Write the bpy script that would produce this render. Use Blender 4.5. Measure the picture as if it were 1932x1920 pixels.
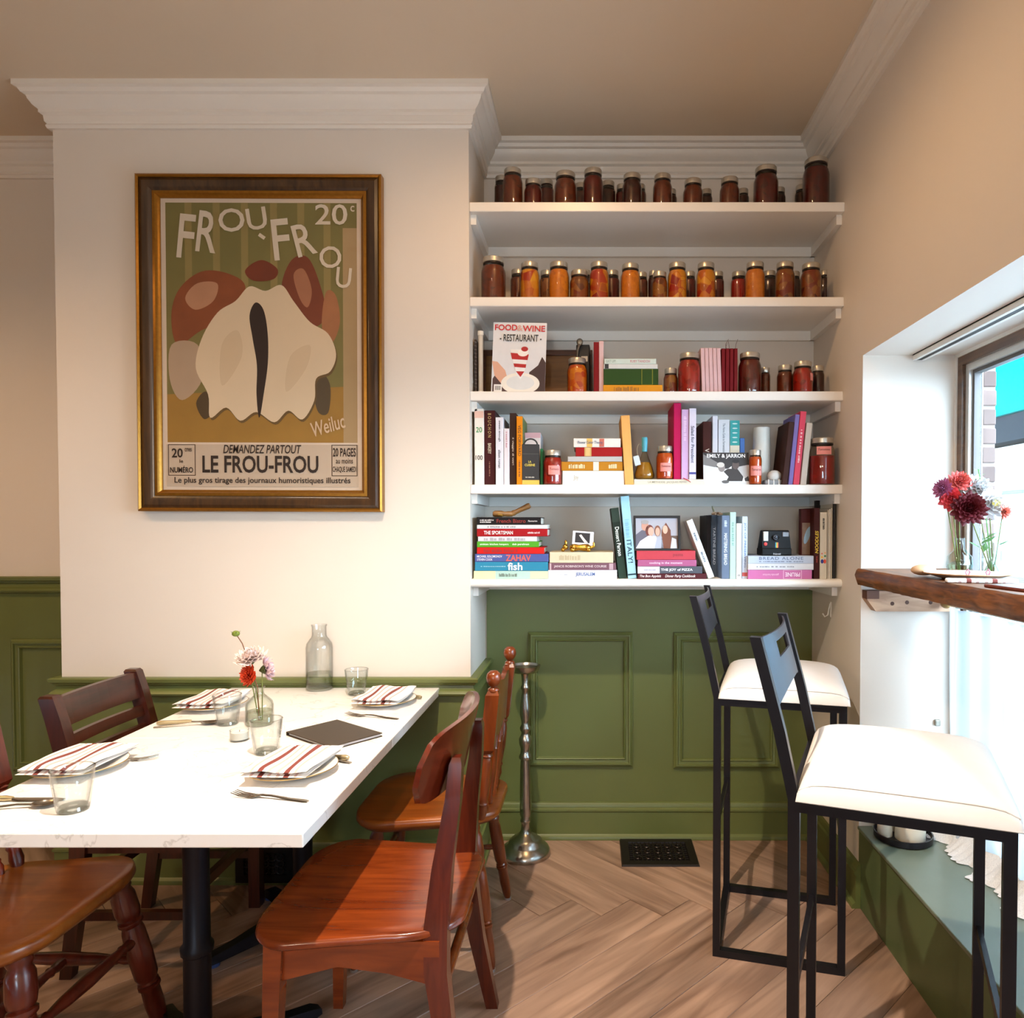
import bpy, bmesh, math, random
from mathutils import Matrix, Vector
from math import pi, sin, cos, radians, sqrt

rnd = random.Random(11)
sc = bpy.context.scene
col = sc.collection
for o in list(bpy.data.objects):
    bpy.data.objects.remove(o)

# ------------------------------------------------------------------ camera
F, CX, CY = 1350.0, 1117.0, 1019.6          # focal length and principal point in pixels of 1932 x 1920
PITCH = radians(1.3)
H = 1.331                                   # eye height
cd = bpy.data.cameras.new('camera')
cd.sensor_fit = 'HORIZONTAL'
cd.sensor_width = 36.0
cd.lens = F / 1932 * 36
cd.shift_x = -(CX - 966) / 1932
cd.shift_y = (CY - 960) / 1932
cd.clip_start = 0.02
cam = bpy.data.objects.new('camera', cd)
cam.location = (0, 0, H)
cam.rotation_euler = (pi / 2 - PITCH, 0, 0)
col.objects.link(cam)
sc.camera = cam

# ------------------------------------------------------------------ world, lights, exposure
sc.view_settings.view_transform = 'Standard'
sc.view_settings.look = 'None'
sc.view_settings.gamma = 1.0
sc.view_settings.use_curve_mapping = False
sc.view_settings.exposure = -0.42
sc.cycles.use_denoising = True
sc.cycles.max_bounces = 7
sc.cycles.diffuse_bounces = 4
sc.cycles.glossy_bounces = 3
sc.cycles.transmission_bounces = 4
sc.cycles.use_adaptive_sampling = True
sc.cycles.adaptive_threshold = 0.06
sc.cycles.use_light_tree = False
sc.cycles.transparent_max_bounces = 14
sc.cycles.caustics_reflective = False
sc.cycles.caustics_refractive = False
sc.cycles.sample_clamp_indirect = 6.0

world = bpy.data.worlds.new('overcast_sky')
sc.world = world
world.use_nodes = True
bg = world.node_tree.nodes['Background']
bg.inputs[0].default_value = (0.62, 0.80, 1.0, 1)
bg.inputs[1].default_value = 32.0

def portal(x, y0, y1, z0, z1):
    l = bpy.data.lights.new('window_portal', 'AREA')
    l.shape = 'RECTANGLE'
    l.size, l.size_y = z1 - z0, y1 - y0
    l.cycles.is_portal = True
    o = bpy.data.objects.new('window_portal', l)
    o.location = (x, (y0 + y1) / 2, (z0 + z1) / 2)
    o.rotation_euler = (0, pi / 2, 0)
    col.objects.link(o)
portal(1.315, 0.45, 2.45, 0.27, 1.9)
l = bpy.data.lights.new('window_portal', 'AREA'); l.shape = 'RECTANGLE'; l.size, l.size_y = 0.9, 0.55; l.cycles.is_portal = True  # portal of the added window behind the camera
o = bpy.data.objects.new('window_portal', l); o.location = (-0.35, -3.05, 1.275); o.rotation_euler = (pi / 2, 0, 0); col.objects.link(o)

WARM = (1.0, 0.85, 0.68)
AMBER = (1.0, 0.60, 0.27)
def spot(x, y, power, angle=150, tx=None, ty=None, tz=0.0, blend=0.6, c=WARM, r=0.035):
    """a recessed ceiling downlight, or the added fill for the walls"""
    l = bpy.data.lights.new('ceiling_downlight_or_fill', 'SPOT')
    l.energy = power
    l.color = c
    l.spot_size = radians(angle)
    l.spot_blend = blend
    l.shadow_soft_size = r
    o = bpy.data.objects.new('ceiling_downlight_or_fill', l)
    o.location = (x, y, 2.88)
    t = Vector((x if tx is None else tx, y if ty is None else ty, tz))
    o.rotation_euler = (t - o.location).to_track_quat('-Z', 'Y').to_euler()
    col.objects.link(o)
spot(-0.40, 1.10, 430, 104, -0.45, 1.45, 0.0, r=0.018, blend=1.0)
spot(-1.70, 1.25, 42, 120, r=0.03, blend=1.0)
spot(-0.60, 1.00, 10, 165, r=0.05)  # weak wide fill added to lift the walls, not a fitted downlight
spot(-0.08, 1.85, 34, 170, r=0.03, c=AMBER)
def niche_fill(x, y, z, power, c=WARM):  # unseen point fill added behind the camera to brighten the niche
    l = bpy.data.lights.new('niche_fill_light', 'POINT')
    l.energy = power; l.color = c; l.shadow_soft_size = 0.08
    o = bpy.data.objects.new('niche_fill_light', l); o.location = (x, y, z); col.objects.link(o)
niche_fill(-0.3, -1.6, 1.9, 66, (1.0, 0.79, 0.57))
niche_fill(-1.7, -1.6, 1.9, 66, (1.0, 0.79, 0.57))
spot(-2.8, 1.3, 100, 150, c=AMBER)

# ------------------------------------------------------------------ measuring helpers (pixel of the photo + real depth -> point)
SP, CP = sin(PITCH), cos(PITCH)
def ray(px, py):
    x, y = (px - CX) / F, -(py - CY) / F
    return Vector((x, y * SP + CP, y * CP - SP))
def at(px, py, Y):
    d = ray(px, py)
    t = Y / d.y
    return Vector((d.x * t, Y, H + d.z * t))
def atz(px, py, z):
    d = ray(px, py)
    t = (z - H) / d.z
    return Vector((d.x * t, d.y * t, z))

# ------------------------------------------------------------------ materials
def lin(c):
    if isinstance(c, str):
        c = tuple(int(c[i:i + 2], 16) for i in (0, 2, 4))
    return tuple(((v / 255) / 12.92 if v / 255 <= 0.04045 else ((v / 255 + 0.055) / 1.055) ** 2.4) for v in c)
_m = {}
def new_mat(name):
    m = bpy.data.materials.new(name)
    m.use_nodes = True
    nt = m.node_tree
    return m, nt, nt.nodes['Principled BSDF']
def mat(c, rough=0.55, metal=0.0, coat=0.0, vary=0.06, scale=30.0, bump=0.0, spec=0.5):
    """plain painted / printed surface with a little procedural mottling"""
    key = ('p', c, rough, metal, coat, vary, scale, bump, spec)
    if key in _m:
        return _m[key]
    m, nt, b = new_mat('surface_' + str(c))
    L = lin(c)
    n = nt.nodes.new('ShaderNodeTexNoise'); n.inputs['Scale'].default_value = scale
    n.inputs['Detail'].default_value = 4
    tc = nt.nodes.new('ShaderNodeTexCoord')
    nt.links.new(tc.outputs['Object'], n.inputs['Vector'])
    r = nt.nodes.new('ShaderNodeMix'); r.data_type = 'RGBA'
    r.inputs[6].default_value = (*[v * (1 - vary) for v in L], 1)
    r.inputs[7].default_value = (*[min(1, v * (1 + vary)) for v in L], 1)
    nt.links.new(n.outputs['Fac'], r.inputs[0])
    nt.links.new(r.outputs[2], b.inputs['Base Color'])
    b.inputs['Roughness'].default_value = rough
    b.inputs['Metallic'].default_value = metal
    b.inputs['Coat Weight'].default_value = coat
    b.inputs['Coat Roughness'].default_value = 0.08
    b.inputs['Specular IOR Level'].default_value = spec
    if bump:
        bp = nt.nodes.new('ShaderNodeBump'); bp.inputs['Strength'].default_value = bump
        bp.inputs['Distance'].default_value = 0.002
        nt.links.new(n.outputs['Fac'], bp.inputs['Height'])
        nt.links.new(bp.outputs[0], b.inputs['Normal'])
    _m[key] = m
    return m
def wood(c1, c2, rough=0.3, axis=0, sc_=(3, 40, 40), coat=0.3, dark=None, random_shift=False, streak=1.0, spec=0.5):
    key = ('w', c1, c2, rough, axis, sc_, coat, dark, random_shift, streak)
    if key in _m:
        return _m[key]
    m, nt, b = new_mat('wood_' + c1)
    tc = nt.nodes.new('ShaderNodeTexCoord')
    mp = nt.nodes.new('ShaderNodeMapping')
    s = list(sc_)
    s = [s[1], s[0], s[2]] if axis == 1 else ([s[1], s[2], s[0]] if axis == 2 else s)
    mp.inputs['Scale'].default_value = s
    src = tc.outputs['Object']
    if random_shift:
        oi = nt.nodes.new('ShaderNodeObjectInfo')
        mu = nt.nodes.new('ShaderNodeVectorMath'); mu.operation = 'SCALE'
        mu.inputs[0].default_value = (37, 53, 19)
        nt.links.new(oi.outputs['Random'], mu.inputs['Scale'])
        ad = nt.nodes.new('ShaderNodeVectorMath')
        nt.links.new(src, ad.inputs[0]); nt.links.new(mu.outputs[0], ad.inputs[1])
        src = ad.outputs[0]
    nt.links.new(src, mp.inputs['Vector'])
    n1 = nt.nodes.new('ShaderNodeTexNoise'); n1.inputs['Scale'].default_value = 1.0
    n1.inputs['Detail'].default_value = 6; n1.inputs['Distortion'].default_value = 1.2
    nt.links.new(mp.outputs[0], n1.inputs['Vector'])
    n2 = nt.nodes.new('ShaderNodeTexNoise'); n2.inputs['Scale'].default_value = 0.22
    n2.inputs['Detail'].default_value = 3; n2.inputs['Distortion'].default_value = 2.0
    nt.links.new(mp.outputs[0], n2.inputs['Vector'])
    cr = nt.nodes.new('ShaderNodeValToRGB')
    cr.color_ramp.elements[0].position = 0.33; cr.color_ramp.elements[0].color = (*lin(c2), 1)
    cr.color_ramp.elements[1].position = 0.62; cr.color_ramp.elements[1].color = (*lin(c1), 1)
    av = nt.nodes.new('ShaderNodeMath'); av.operation = 'ADD'
    h1 = nt.nodes.new('ShaderNodeMath'); h1.operation = 'MULTIPLY'; h1.inputs[1].default_value = 0.55 * streak
    h2 = nt.nodes.new('ShaderNodeMath'); h2.operation = 'MULTIPLY'; h2.inputs[1].default_value = 1 - 0.55 * streak
    nt.links.new(n1.outputs['Fac'], h1.inputs[0]); nt.links.new(n2.outputs['Fac'], h2.inputs[0])
    nt.links.new(h1.outputs[0], av.inputs[0]); nt.links.new(h2.outputs[0], av.inputs[1])
    nt.links.new(av.outputs[0], cr.inputs[0])
    out = cr.outputs[0]
    if random_shift:
        hs = nt.nodes.new('ShaderNodeHueSaturation')
        mr = nt.nodes.new('ShaderNodeMapRange')
        mr.inputs[3].default_value = 0.82; mr.inputs[4].default_value = 1.15
        nt.links.new(oi.outputs['Random'], mr.inputs[0])
        nt.links.new(mr.outputs[0], hs.inputs['Value'])
        nt.links.new(out, hs.inputs['Color'])
        out = hs.outputs[0]
    nt.links.new(out, b.inputs['Base Color'])
    b.inputs['Roughness'].default_value = rough
    b.inputs['Coat Weight'].default_value = coat
    b.inputs['Coat Roughness'].default_value = 0.12
    b.inputs['Specular IOR Level'].default_value = spec
    _m[key] = m
    return m
def glass(tint='fbfefd', ior=1.45, boost=0.0, edge=0.62):
    """thin clear glass: see-through straight on, mirror-like at grazing angles"""
    key = ('g', tint, ior, boost, edge)
    if key in _m:
        return _m[key]
    m = bpy.data.materials.new('clear_glass'); m.use_nodes = True
    nt = m.node_tree; nt.nodes.clear()
    out = nt.nodes.new('ShaderNodeOutputMaterial')
    mx = nt.nodes.new('ShaderNodeMixShader')
    t = nt.nodes.new('ShaderNodeBsdfTransparent')
    tm = nt.nodes.new('ShaderNodeMix'); tm.data_type = 'RGBA'
    tm.inputs[6].default_value = (*lin(tint), 1)
    tm.inputs[7].default_value = (*[v * edge for v in lin(tint)], 1)
    nt.links.new(tm.outputs[2], t.inputs[0])
    g = nt.nodes.new('ShaderNodeBsdfGlossy'); g.inputs['Roughness'].default_value = 0.03
    lw = nt.nodes.new('ShaderNodeLayerWeight'); lw.inputs[0].default_value = 0.5
    pw = nt.nodes.new('ShaderNodeMath'); pw.operation = 'POWER'; pw.inputs[1].default_value = 4.0
    f0 = ((ior - 1) / (ior + 1)) ** 2 + boost
    ad = nt.nodes.new('ShaderNodeMath'); ad.operation = 'MULTIPLY_ADD'; ad.inputs[1].default_value = 0.9 - f0; ad.inputs[2].default_value = f0
    sq = nt.nodes.new('ShaderNodeMath'); sq.operation = 'POWER'; sq.inputs[1].default_value = 2.5
    nt.links.new(lw.outputs['Facing'], sq.inputs[0]); nt.links.new(sq.outputs[0], tm.inputs[0])
    nt.links.new(lw.outputs['Facing'], pw.inputs[0]); nt.links.new(pw.outputs[0], ad.inputs[0])
    nt.links.new(ad.outputs[0], mx.inputs[0])
    nt.links.new(t.outputs[0], mx.inputs[1]); nt.links.new(g.outputs[0], mx.inputs[2])
    nt.links.new(mx.outputs[0], out.inputs[0])
    _m[key] = m
    return m
def chunky(cols, scale=55.0, rough=0.35):
    """preserved fruit and vegetables packed in a jar: cells of several colours"""
    key = ('c', tuple(cols), scale)
    if key in _m:
        return _m[key]
    m, nt, b = new_mat('preserve')
    tc = nt.nodes.new('ShaderNodeTexCoord')
    oi = nt.nodes.new('ShaderNodeObjectInfo')
    ad = nt.nodes.new('ShaderNodeVectorMath')
    mu = nt.nodes.new('ShaderNodeVectorMath'); mu.operation = 'SCALE'; mu.inputs[0].default_value = (3, 5, 7)
    nt.links.new(oi.outputs['Random'], mu.inputs['Scale'])
    nt.links.new(tc.outputs['Object'], ad.inputs[0]); nt.links.new(mu.outputs[0], ad.inputs[1])
    v = nt.nodes.new('ShaderNodeTexVoronoi'); v.inputs['Scale'].default_value = scale
    v.feature = 'SMOOTH_F1'; v.inputs['Smoothness'].default_value = 0.15
    nt.links.new(ad.outputs[0], v.inputs['Vector'])
    sp_ = nt.nodes.new('ShaderNodeSeparateColor')
    nt.links.new(v.outputs['Color'], sp_.inputs[0])
    cr = nt.nodes.new('ShaderNodeValToRGB'); cr.color_ramp.interpolation = 'LINEAR'
    els = cr.color_ramp.elements
    for i, c in enumerate(cols):
        p = i / max(1, len(cols) - 1) * 0.9 + 0.05
        e = els[i] if i < 2 else els.new(p)
        e.position = p; e.color = (*lin(c), 1)
    nt.links.new(sp_.outputs[0], cr.inputs[0])
    nt.links.new(cr.outputs[0], b.inputs['Base Color'])
    b.inputs['Roughness'].default_value = rough
    _m[key] = m
    return m

PAINT = mat('dfd5c9', 0.6, vary=0.015, scale=6, bump=0.05)
CEILM = mat('dccab2', 0.75, vary=0.015, scale=5)
TRIMW = mat('e9e2d8', 0.4, vary=0.02, scale=8)
SHELFW = mat('efeae2', 0.35, vary=0.02, scale=10)
GREEN = mat('646c3a', 0.38, vary=0.05, scale=7)
GREENS = mat('66766a', 0.35, vary=0.05, scale=7)
BLACKM = mat('17151a', 0.35, metal=0.4, vary=0.1)
IRON = mat('14131a', 0.38, metal=0.6, vary=0.15)
CHROME = mat('c9c7c2', 0.18, metal=1.0, vary=0.08)
LIDM = mat('c2bcb0', 0.32, metal=0.75, vary=0.06)
PAGES = mat('e4dccb', 0.8, vary=0.08, scale=200)
GLASS = glass()
INK = mat('1d1a1a', 0.6)

# ------------------------------------------------------------------ geometry helpers: each returns (verts, faces)
def box(x0, x1, y0, y1, z0, z1):
    v = [(x, y, z) for z in (z0, z1) for y in (y0, y1) for x in (x0, x1)]
    f = [(0, 2, 3, 1), (4, 5, 7, 6), (0, 1, 5, 4), (2, 6, 7, 3), (0, 4, 6, 2), (1, 3, 7, 5)]
    return v, f
def rbox(x0, x1, y0, y1, z0, z1, r=0.004, seg=2):
    bm = bmesh.new()
    v, f = box(x0, x1, y0, y1, z0, z1)
    bv = [bm.verts.new(p) for p in v]
    for q in f:
        bm.faces.new([bv[i] for i in q])
    bmesh.ops.bevel(bm, geom=list(bm.edges), offset=r, segments=seg, profile=0.5, affect='EDGES')
    bm.verts.index_update()
    g = ([tuple(v.co) for v in bm.verts], [tuple(v.index for v in f.verts) for f in bm.faces])
    bm.free()
    return g
def join(*gs):
    V, Fc = [], []
    for v, f in gs:
        k = len(V)
        V += list(v); Fc += [tuple(i + k for i in q) for q in f]
    return V, Fc
def xf(g, M):
    return [tuple(M @ Vector(p)) for p in g[0]], g[1]
def move(g, x=0, y=0, z=0):
    return [(p[0] + x, p[1] + y, p[2] + z) for p in g[0]], g[1]
def loft(loops, caps=True, ring=False):
    n = len(loops[0]); V = [tuple(p) for l in loops for p in l]; Fc = []
    m = len(loops)
    for i in range(m if ring else m - 1):
        a, b = i * n, ((i + 1) % m) * n
        for j in range(n):
            k = (j + 1) % n
            Fc.append((a + j, a + k, b + k, b + j))
    if caps and not ring:
        Fc.append(tuple(range(n - 1, -1, -1)))
        Fc.append(tuple((m - 1) * n + j for j in range(n)))
    return V, Fc
def lathe(prof, n=24):
    """prof: (radius, z) from bottom to top"""
    V, Fc = [], []
    rings = []
    for r, z in prof:
        if r <= 1e-6:
            rings.append([len(V)]); V.append((0, 0, z))
        else:
            rings.append(list(range(len(V), len(V) + n)))
            V += [(r * cos(2 * pi * k / n), r * sin(2 * pi * k / n), z) for k in range(n)]
    for a, b in zip(rings, rings[1:]):
        if len(a) == 1 and len(b) == 1:
            continue
        for k in range(n):
            j = (k + 1) % n
            if len(a) == 1:
                Fc.append((a[0], b[j], b[k]))
            elif len(b) == 1:
                Fc.append((a[k], a[j], b[0]))
            else:
                Fc.append((a[k], a[j], b[j], b[k]))
    return V, Fc
def turned(p0, p1, prof, n=14):
    """lathe along the line p0-p1, prof: (radius, fraction of the length)"""
    p0, p1 = Vector(p0), Vector(p1)
    L = (p1 - p0).length
    q = (p1 - p0).to_track_quat('Z', 'Y').to_matrix().to_4x4()
    M = Matrix.Translation(p0) @ q
    pr = [(r, t * L) for r, t in prof]
    if pr[0][0] > 0: pr = [(0, pr[0][1])] + pr
    if pr[-1][0] > 0: pr = pr + [(0, pr[-1][1])]
    return xf(lathe(pr, n), M)
def tube(pts, r, n=8):
    pts = [Vector(p) for p in pts]
    rs = r if isinstance(r, (list, tuple)) else [r] * len(pts)
    loops = []
    up = None
    for i, p in enumerate(pts):
        a = pts[max(0, i - 1)]; b = pts[min(len(pts) - 1, i + 1)]
        d = (b - a).normalized()
        if up is None:
            up = d.orthogonal().normalized()
        up = (up - d * up.dot(d)).normalized()
        s = d.cross(up)
        loops.append([p + (up * cos(2 * pi * k / n) + s * sin(2 * pi * k / n)) * rs[i] for k in range(n)])
    return loft(loops)
def beam(pts, hx, hy):
    """upright bar: horizontal rectangles hx, hy (half sizes, numbers or lists) at each point"""
    hxs = hx if isinstance(hx, list) else [hx] * len(pts)
    hys = hy if isinstance(hy, list) else [hy] * len(pts)
    return loft([[(p[0] - a, p[1] - b, p[2]), (p[0] + a, p[1] - b, p[2]), (p[0] + a, p[1] + b, p[2]), (p[0] - a, p[1] + b, p[2])] for p, a, b in zip(pts, hxs, hys)])
def prism(outline, z0, z1):
    return loft([[(x, y, z0) for x, y in outline], [(x, y, z1) for x, y in outline]])
def sweep(path, prof, closed=False):
    """prof of (offset to the right of the path, z) swept along a mitred path in plan"""
    P = [Vector(p) for p in path]
    n = len(P); loops = []
    def nrm(a, b):
        d = (b - a).normalized()
        return Vector((d.y, -d.x))
    for i, p in enumerate(P):
        if closed or 0 < i < n - 1:
            n1, n2 = nrm(P[i - 1], p), nrm(p, P[(i + 1) % n])
            m = (n1 + n2) / (1 + n1.dot(n2))
        else:
            m = nrm(P[0], P[1]) if i == 0 else nrm(P[-2], P[-1])
        loops.append([(p.x + m.x * o, p.y + m.y * o, z) for o, z in prof])
    return loft(loops, ring=closed)
def wallframe(x0, x1, z0, z1, y, prof):
    """rectangular moulding on a wall facing -Y; prof of (inset from the outer edge, projection)"""
    loops = [[(a + s * i, y - p, b + t * i) for i, p in prof] for a, b, s, t in ((x0, z0, 1, 1), (x1, z0, -1, 1), (x1, z1, -1, -1), (x0, z1, 1, -1))]
    return loft(loops, ring=True)
def grid(nu, nv, fn):
    V = [tuple(fn(i / nu, j / nv)) for j in range(nv + 1) for i in range(nu + 1)]
    Fc = [(j * (nu + 1) + i, j * (nu + 1) + i + 1, (j + 1) * (nu + 1) + i + 1, (j + 1) * (nu + 1) + i) for j in range(nv) for i in range(nu)]
    return V, Fc
def ball(r, c=(0, 0, 0), n=14, sx=1, sy=1, sz=1):
    pr = [(r * sin(pi * k / 8), -r * cos(pi * k / 8)) for k in range(9)]
    pr[0] = (0, -r); pr[-1] = (0, r)
    v, f = lathe(pr, n)
    return [(p[0] * sx + c[0], p[1] * sy + c[1], p[2] * sz + c[2]) for p in v], f

# ------------------------------------------------------------------ object helpers
def link_mesh(name, g, mats, parent=None, smooth=None, mi=None):
    me = bpy.data.meshes.new(name)
    me.from_pydata([tuple(p) for p in g[0]], [], g[1])
    for m in (mats if isinstance(mats, (list, tuple)) else [mats]):
        me.materials.append(m)
    if mi:
        me.polygons.foreach_set('material_index', mi)
    if smooth is not None:
        me.polygons.foreach_set('use_smooth', [True] * len(me.polygons))
        me.set_sharp_from_angle(angle=radians(smooth))
    o = bpy.data.objects.new(name, me)
    col.objects.link(o)
    if parent:
        o.parent = parent
    return o
def fixn(o):
    bm = bmesh.new(); bm.from_mesh(o.data)
    bmesh.ops.recalc_face_normals(bm, faces=bm.faces)
    bm.to_mesh(o.data); bm.free()
    return o
def part(name, g, m, parent, smooth=None):
    return fixn(link_mesh(name, g, m, parent, smooth))
def thing(name, label, cat, loc=(0, 0, 0), rot=(0, 0, 0), group=None):
    o = bpy.data.objects.new(name, None)
    o.empty_display_size = 0.05
    o.location = loc; o.rotation_euler = rot
    col.objects.link(o)
    o['label'] = label; o['category'] = cat
    if group: o['group'] = group
    return o
def single(name, g, m, label, cat, loc=(0, 0, 0), rot=(0, 0, 0), group=None, smooth=None):
    o = fixn(link_mesh(name, g, m, None, smooth))
    o.location = loc; o.rotation_euler = rot
    o['label'] = label; o['category'] = cat
    if group: o['group'] = group
    return o
def struct(name, g, m, parent=None, smooth=None, label=None):
    o = fixn(link_mesh(name, g, m, parent, smooth))
    if parent is None:
        o['kind'] = 'structure'
    if label: o['label'] = label
    return o
def copy_tree(o, parent=None):
    c = o.copy(); col.objects.link(c)
    if parent: c.parent = parent
    for ch in o.children:
        copy_tree(ch, c)
    return c

_tx = {}
def glyphs(s, bold, shear, spacing):
    if s == '~':                                   # print too small to read: a broken line of little blocks
        V, Fc, x = [], [], 0.0
        while x < 10:
            w = rnd.uniform(0.25, 0.9)
            h = rnd.uniform(0.7, 1.0)
            Fc.append(tuple(range(len(V), len(V) + 4)))
            V += [(x, 0, 0), (x + w, 0, 0), (x + w, h, 0), (x, h, 0)]
            x += w + rnd.choice((0.12, 0.12, 0.5))
        return V, Fc
    k = (s, bold, shear, spacing)
    if k not in _tx:
        cu = bpy.data.curves.new('t', 'FONT')
        cu.body = s; cu.offset = bold; cu.shear = shear; cu.resolution_u = 3
        cu.space_character = spacing
        cu.align_x = 'LEFT'
        o = bpy.data.objects.new('t', cu); col.objects.link(o)
        dg = bpy.context.evaluated_depsgraph_get(); dg.update()
        me = bpy.data.meshes.new_from_object(o.evaluated_get(dg))
        _tx[k] = ([tuple(v.co) for v in me.vertices], [tuple(p.vertices) for p in me.polygons])
        bpy.data.objects.remove(o); bpy.data.curves.remove(cu); bpy.data.meshes.remove(me)
    return _tx[k]
def lettering(s, parent, m, c, w, h, mode='h', bold=0.01, shear=0.0, spacing=1.0, name='lettering', eps=0.0006, rot=0.0):
    """printed words fitted to w x h around c; 'h' reads along +X, 'v' reads downwards, 'u' upwards (all facing -Y), 'f' lies flat facing up, 'r' = upside down"""
    v, f = glyphs(s, bold, shear, spacing)
    if not v: return
    x0 = min(p[0] for p in v); x1 = max(p[0] for p in v); y0 = min(p[1] for p in v); y1 = max(p[1] for p in v)
    X, Y = {'h': ((1, 0, 0), (0, 0, 1)), 'v': ((0, 0, -1), (1, 0, 0)), 'u': ((0, 0, 1), (-1, 0, 0)), 'r': ((-1, 0, 0), (0, 0, -1)), 'f': ((1, 0, 0), (0, 1, 0))}[mode]
    X, Y = Vector(X), Vector(Y)
    N = X.cross(Y)
    if rot:
        q = Matrix.Rotation(rot, 3, N)
        X, Y = q @ X, q @ Y
    C = Vector(c) + N * eps
    V = [tuple(C + X * ((p[0] - (x0 + x1) / 2) / (x1 - x0) * w) + Y * ((p[1] - (y0 + y1) / 2) / (y1 - y0) * h)) for p in v]
    o = link_mesh(name, (V, f), m, parent)
    return o
def flat(pts, parent, m, y, name, c=(0, 0), s=1.0):
    """flat printed shape facing -Y: polygon in (x, z)"""
    V = [(c[0] + x * s, y, c[1] + z * s) for x, z in pts]
    o = link_mesh(name, (V, [tuple(range(len(V)))]), m, parent)
    return o
def ellipse(cx, cz, rx, rz, n=20, a=0.0):
    return [(cx + rx * cos(t) * cos(a) - rz * sin(t) * sin(a), cz + rx * cos(t) * sin(a) + rz * sin(t) * cos(a)) for t in [2 * pi * k / n for k in range(n)]]

# ================================================================== THE ROOM
ZB, ZN = 2.647, 3.02            # face of the chimney breast, face of the niche / recess wall behind it
XB0, XB1, XR = -1.97, -0.451, 0.93
CEIL = 2.905
WY0, WY1, WZ0, WZ1, WX = 0.45, 2.47, 0.27, 1.911, 1.28     # window recess: along the wall, heights, glazing plane

# ---- floor: herringbone planks on a dark base
FLOORW = wood('b2907a', '715545', 0.4, 0, (2.2, 24, 24), coat=0.05, random_shift=True, streak=0.75)
floor = struct('floor', box(-4.0, 1.4, -3.0, 3.1, -0.06, -0.012), mat('4a3423', 0.7), label='brown herringbone plank floor')
PW, PL = 0.148, 1.20
def clip(poly, ax, lim, keep_less):
    out = []
    for i in range(len(poly)):
        a, b = poly[i - 1], poly[i]
        ia, ib = ((a[ax] <= lim) == keep_less), ((b[ax] <= lim) == keep_less)
        if ia != ib:
            t = (lim - a[ax]) / (b[ax] - a[ax])
            out.append((a[0] + (b[0] - a[0]) * t, a[1] + (b[1] - a[1]) * t))
        if ib:
            out.append(b)
    return out
def plank_mesh():
    g = 0.0008
    l, w = PL / 2 - g, PW / 2 - g
    v = []
    for z, s in ((-0.012, 0), (-0.0012, 0), (0.0, 0.0012)):
        v += [(-l + s, -w + s, z), (l - s, -w + s, z), (l - s, w - s, z), (-l + s, w - s, z)]
    f = [(0, 3, 2, 1), (8, 9, 10, 11)]
    for k in (0, 4):
        f += [(k + i, k + (i + 1) % 4, k + 4 + (i + 1) % 4, k + 4 + i) for i in range(4)]
    return v, f
full_plank = None
q2 = sqrt(2)
SPINE = 2.405
for i in range(-40, 40):
    for j in range(-4, 5):
        for kind in 'HV':
            if kind == 'H':
                a, b = i * PW + PL / 2 - j * PL, i * PW + PW / 2 + j * PL
                ang = -pi / 4
            else:
                a, b = (i - 0.5) * PW - j * PL, i * PW + PL / 2 + j * PL
                ang = pi / 4
            x, y = (a + b) / q2 + 0.02, (b - a) / q2 + SPINE + PL / q2
            ca, sa = cos(ang), sin(ang)
            cor = [(x + ca * u - sa * v, y + sa * u + ca * v) for u, v in ((-PL / 2, -PW / 2), (PL / 2, -PW / 2), (PL / 2, PW / 2), (-PL / 2, PW / 2))]
            if max(c[1] for c in cor) < 0.35 or min(c[1] for c in cor) > 3.02 or max(c[0] for c in cor) < -2.9 or min(c[0] for c in cor) > XR:
                continue
            inside = all(-3.2 < c[0] < XR and 0.0 < c[1] < 3.02 for c in cor)
            if inside:
                if full_plank is None:
                    o = struct('plank', plank_mesh(), FLOORW, floor)
                    full_plank = o.data
                else:
                    o = bpy.data.objects.new('plank', full_plank)
                    col.objects.link(o); o.parent = floor
            else:
                p = cor
                for ax, lim, less in ((0, XR, True), (1, 3.02, True), (0, -3.2, False), (1, 0.0, False)):
                    p = clip(p, ax, lim, less) if p else p
                if len(p) < 3: continue
                loc_ = [(ca * (u - x) + sa * (v - y), -sa * (u - x) + ca * (v - y)) for u, v in p]
                o = struct('plank', prism([(u * 0.9985, v * 0.99) for u, v in loc_], -0.012, 0.0), FLOORW, floor)
            o.location = (x, y, 0); o.rotation_euler = (0, 0, ang)

# ---- walls and ceiling
struct('ceiling', box(-4.1, 1.5, -3.1, 3.12, CEIL, CEIL + 0.1), CEILM)
struct('wall_back', box(-4.1, XB0, ZN, ZN + 0.12, 0, CEIL), PAINT)
struct('wall_chimney', box(XB0, XB1, ZB, ZN + 0.12, 0, CEIL), PAINT)
struct('wall_niche', box(XB1, XR, ZN, ZN + 0.12, 0, CEIL), PAINT)
struct('wall_left', box(-4.1, -4.0, -3.1, ZN, 0, CEIL), mat('7a6a55', 0.7))
FRW = mat('6f6350', 0.7)
wf = struct('wall_front', box(-4.0, -0.9, -3.1, -3.0, 0, CEIL), FRW)
struct('wall_front_right', box(0.2, 1.30, -3.1, -3.0, 0, CEIL), FRW)
struct('wall_front_header', box(-0.9, 0.2, -3.1, -3.0, 1.6, CEIL), FRW)
struct('wall_front_sill', box(-0.9, 0.2, -3.1, -3.0, 0, 1.0), FRW)
w2 = struct('added_window', box(-0.86, 0.16, -3.055, -3.051, 1.04, 1.56), glass('fbffff', 1.3))  # unseen window added behind the camera for daylight on the niche wall
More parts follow.
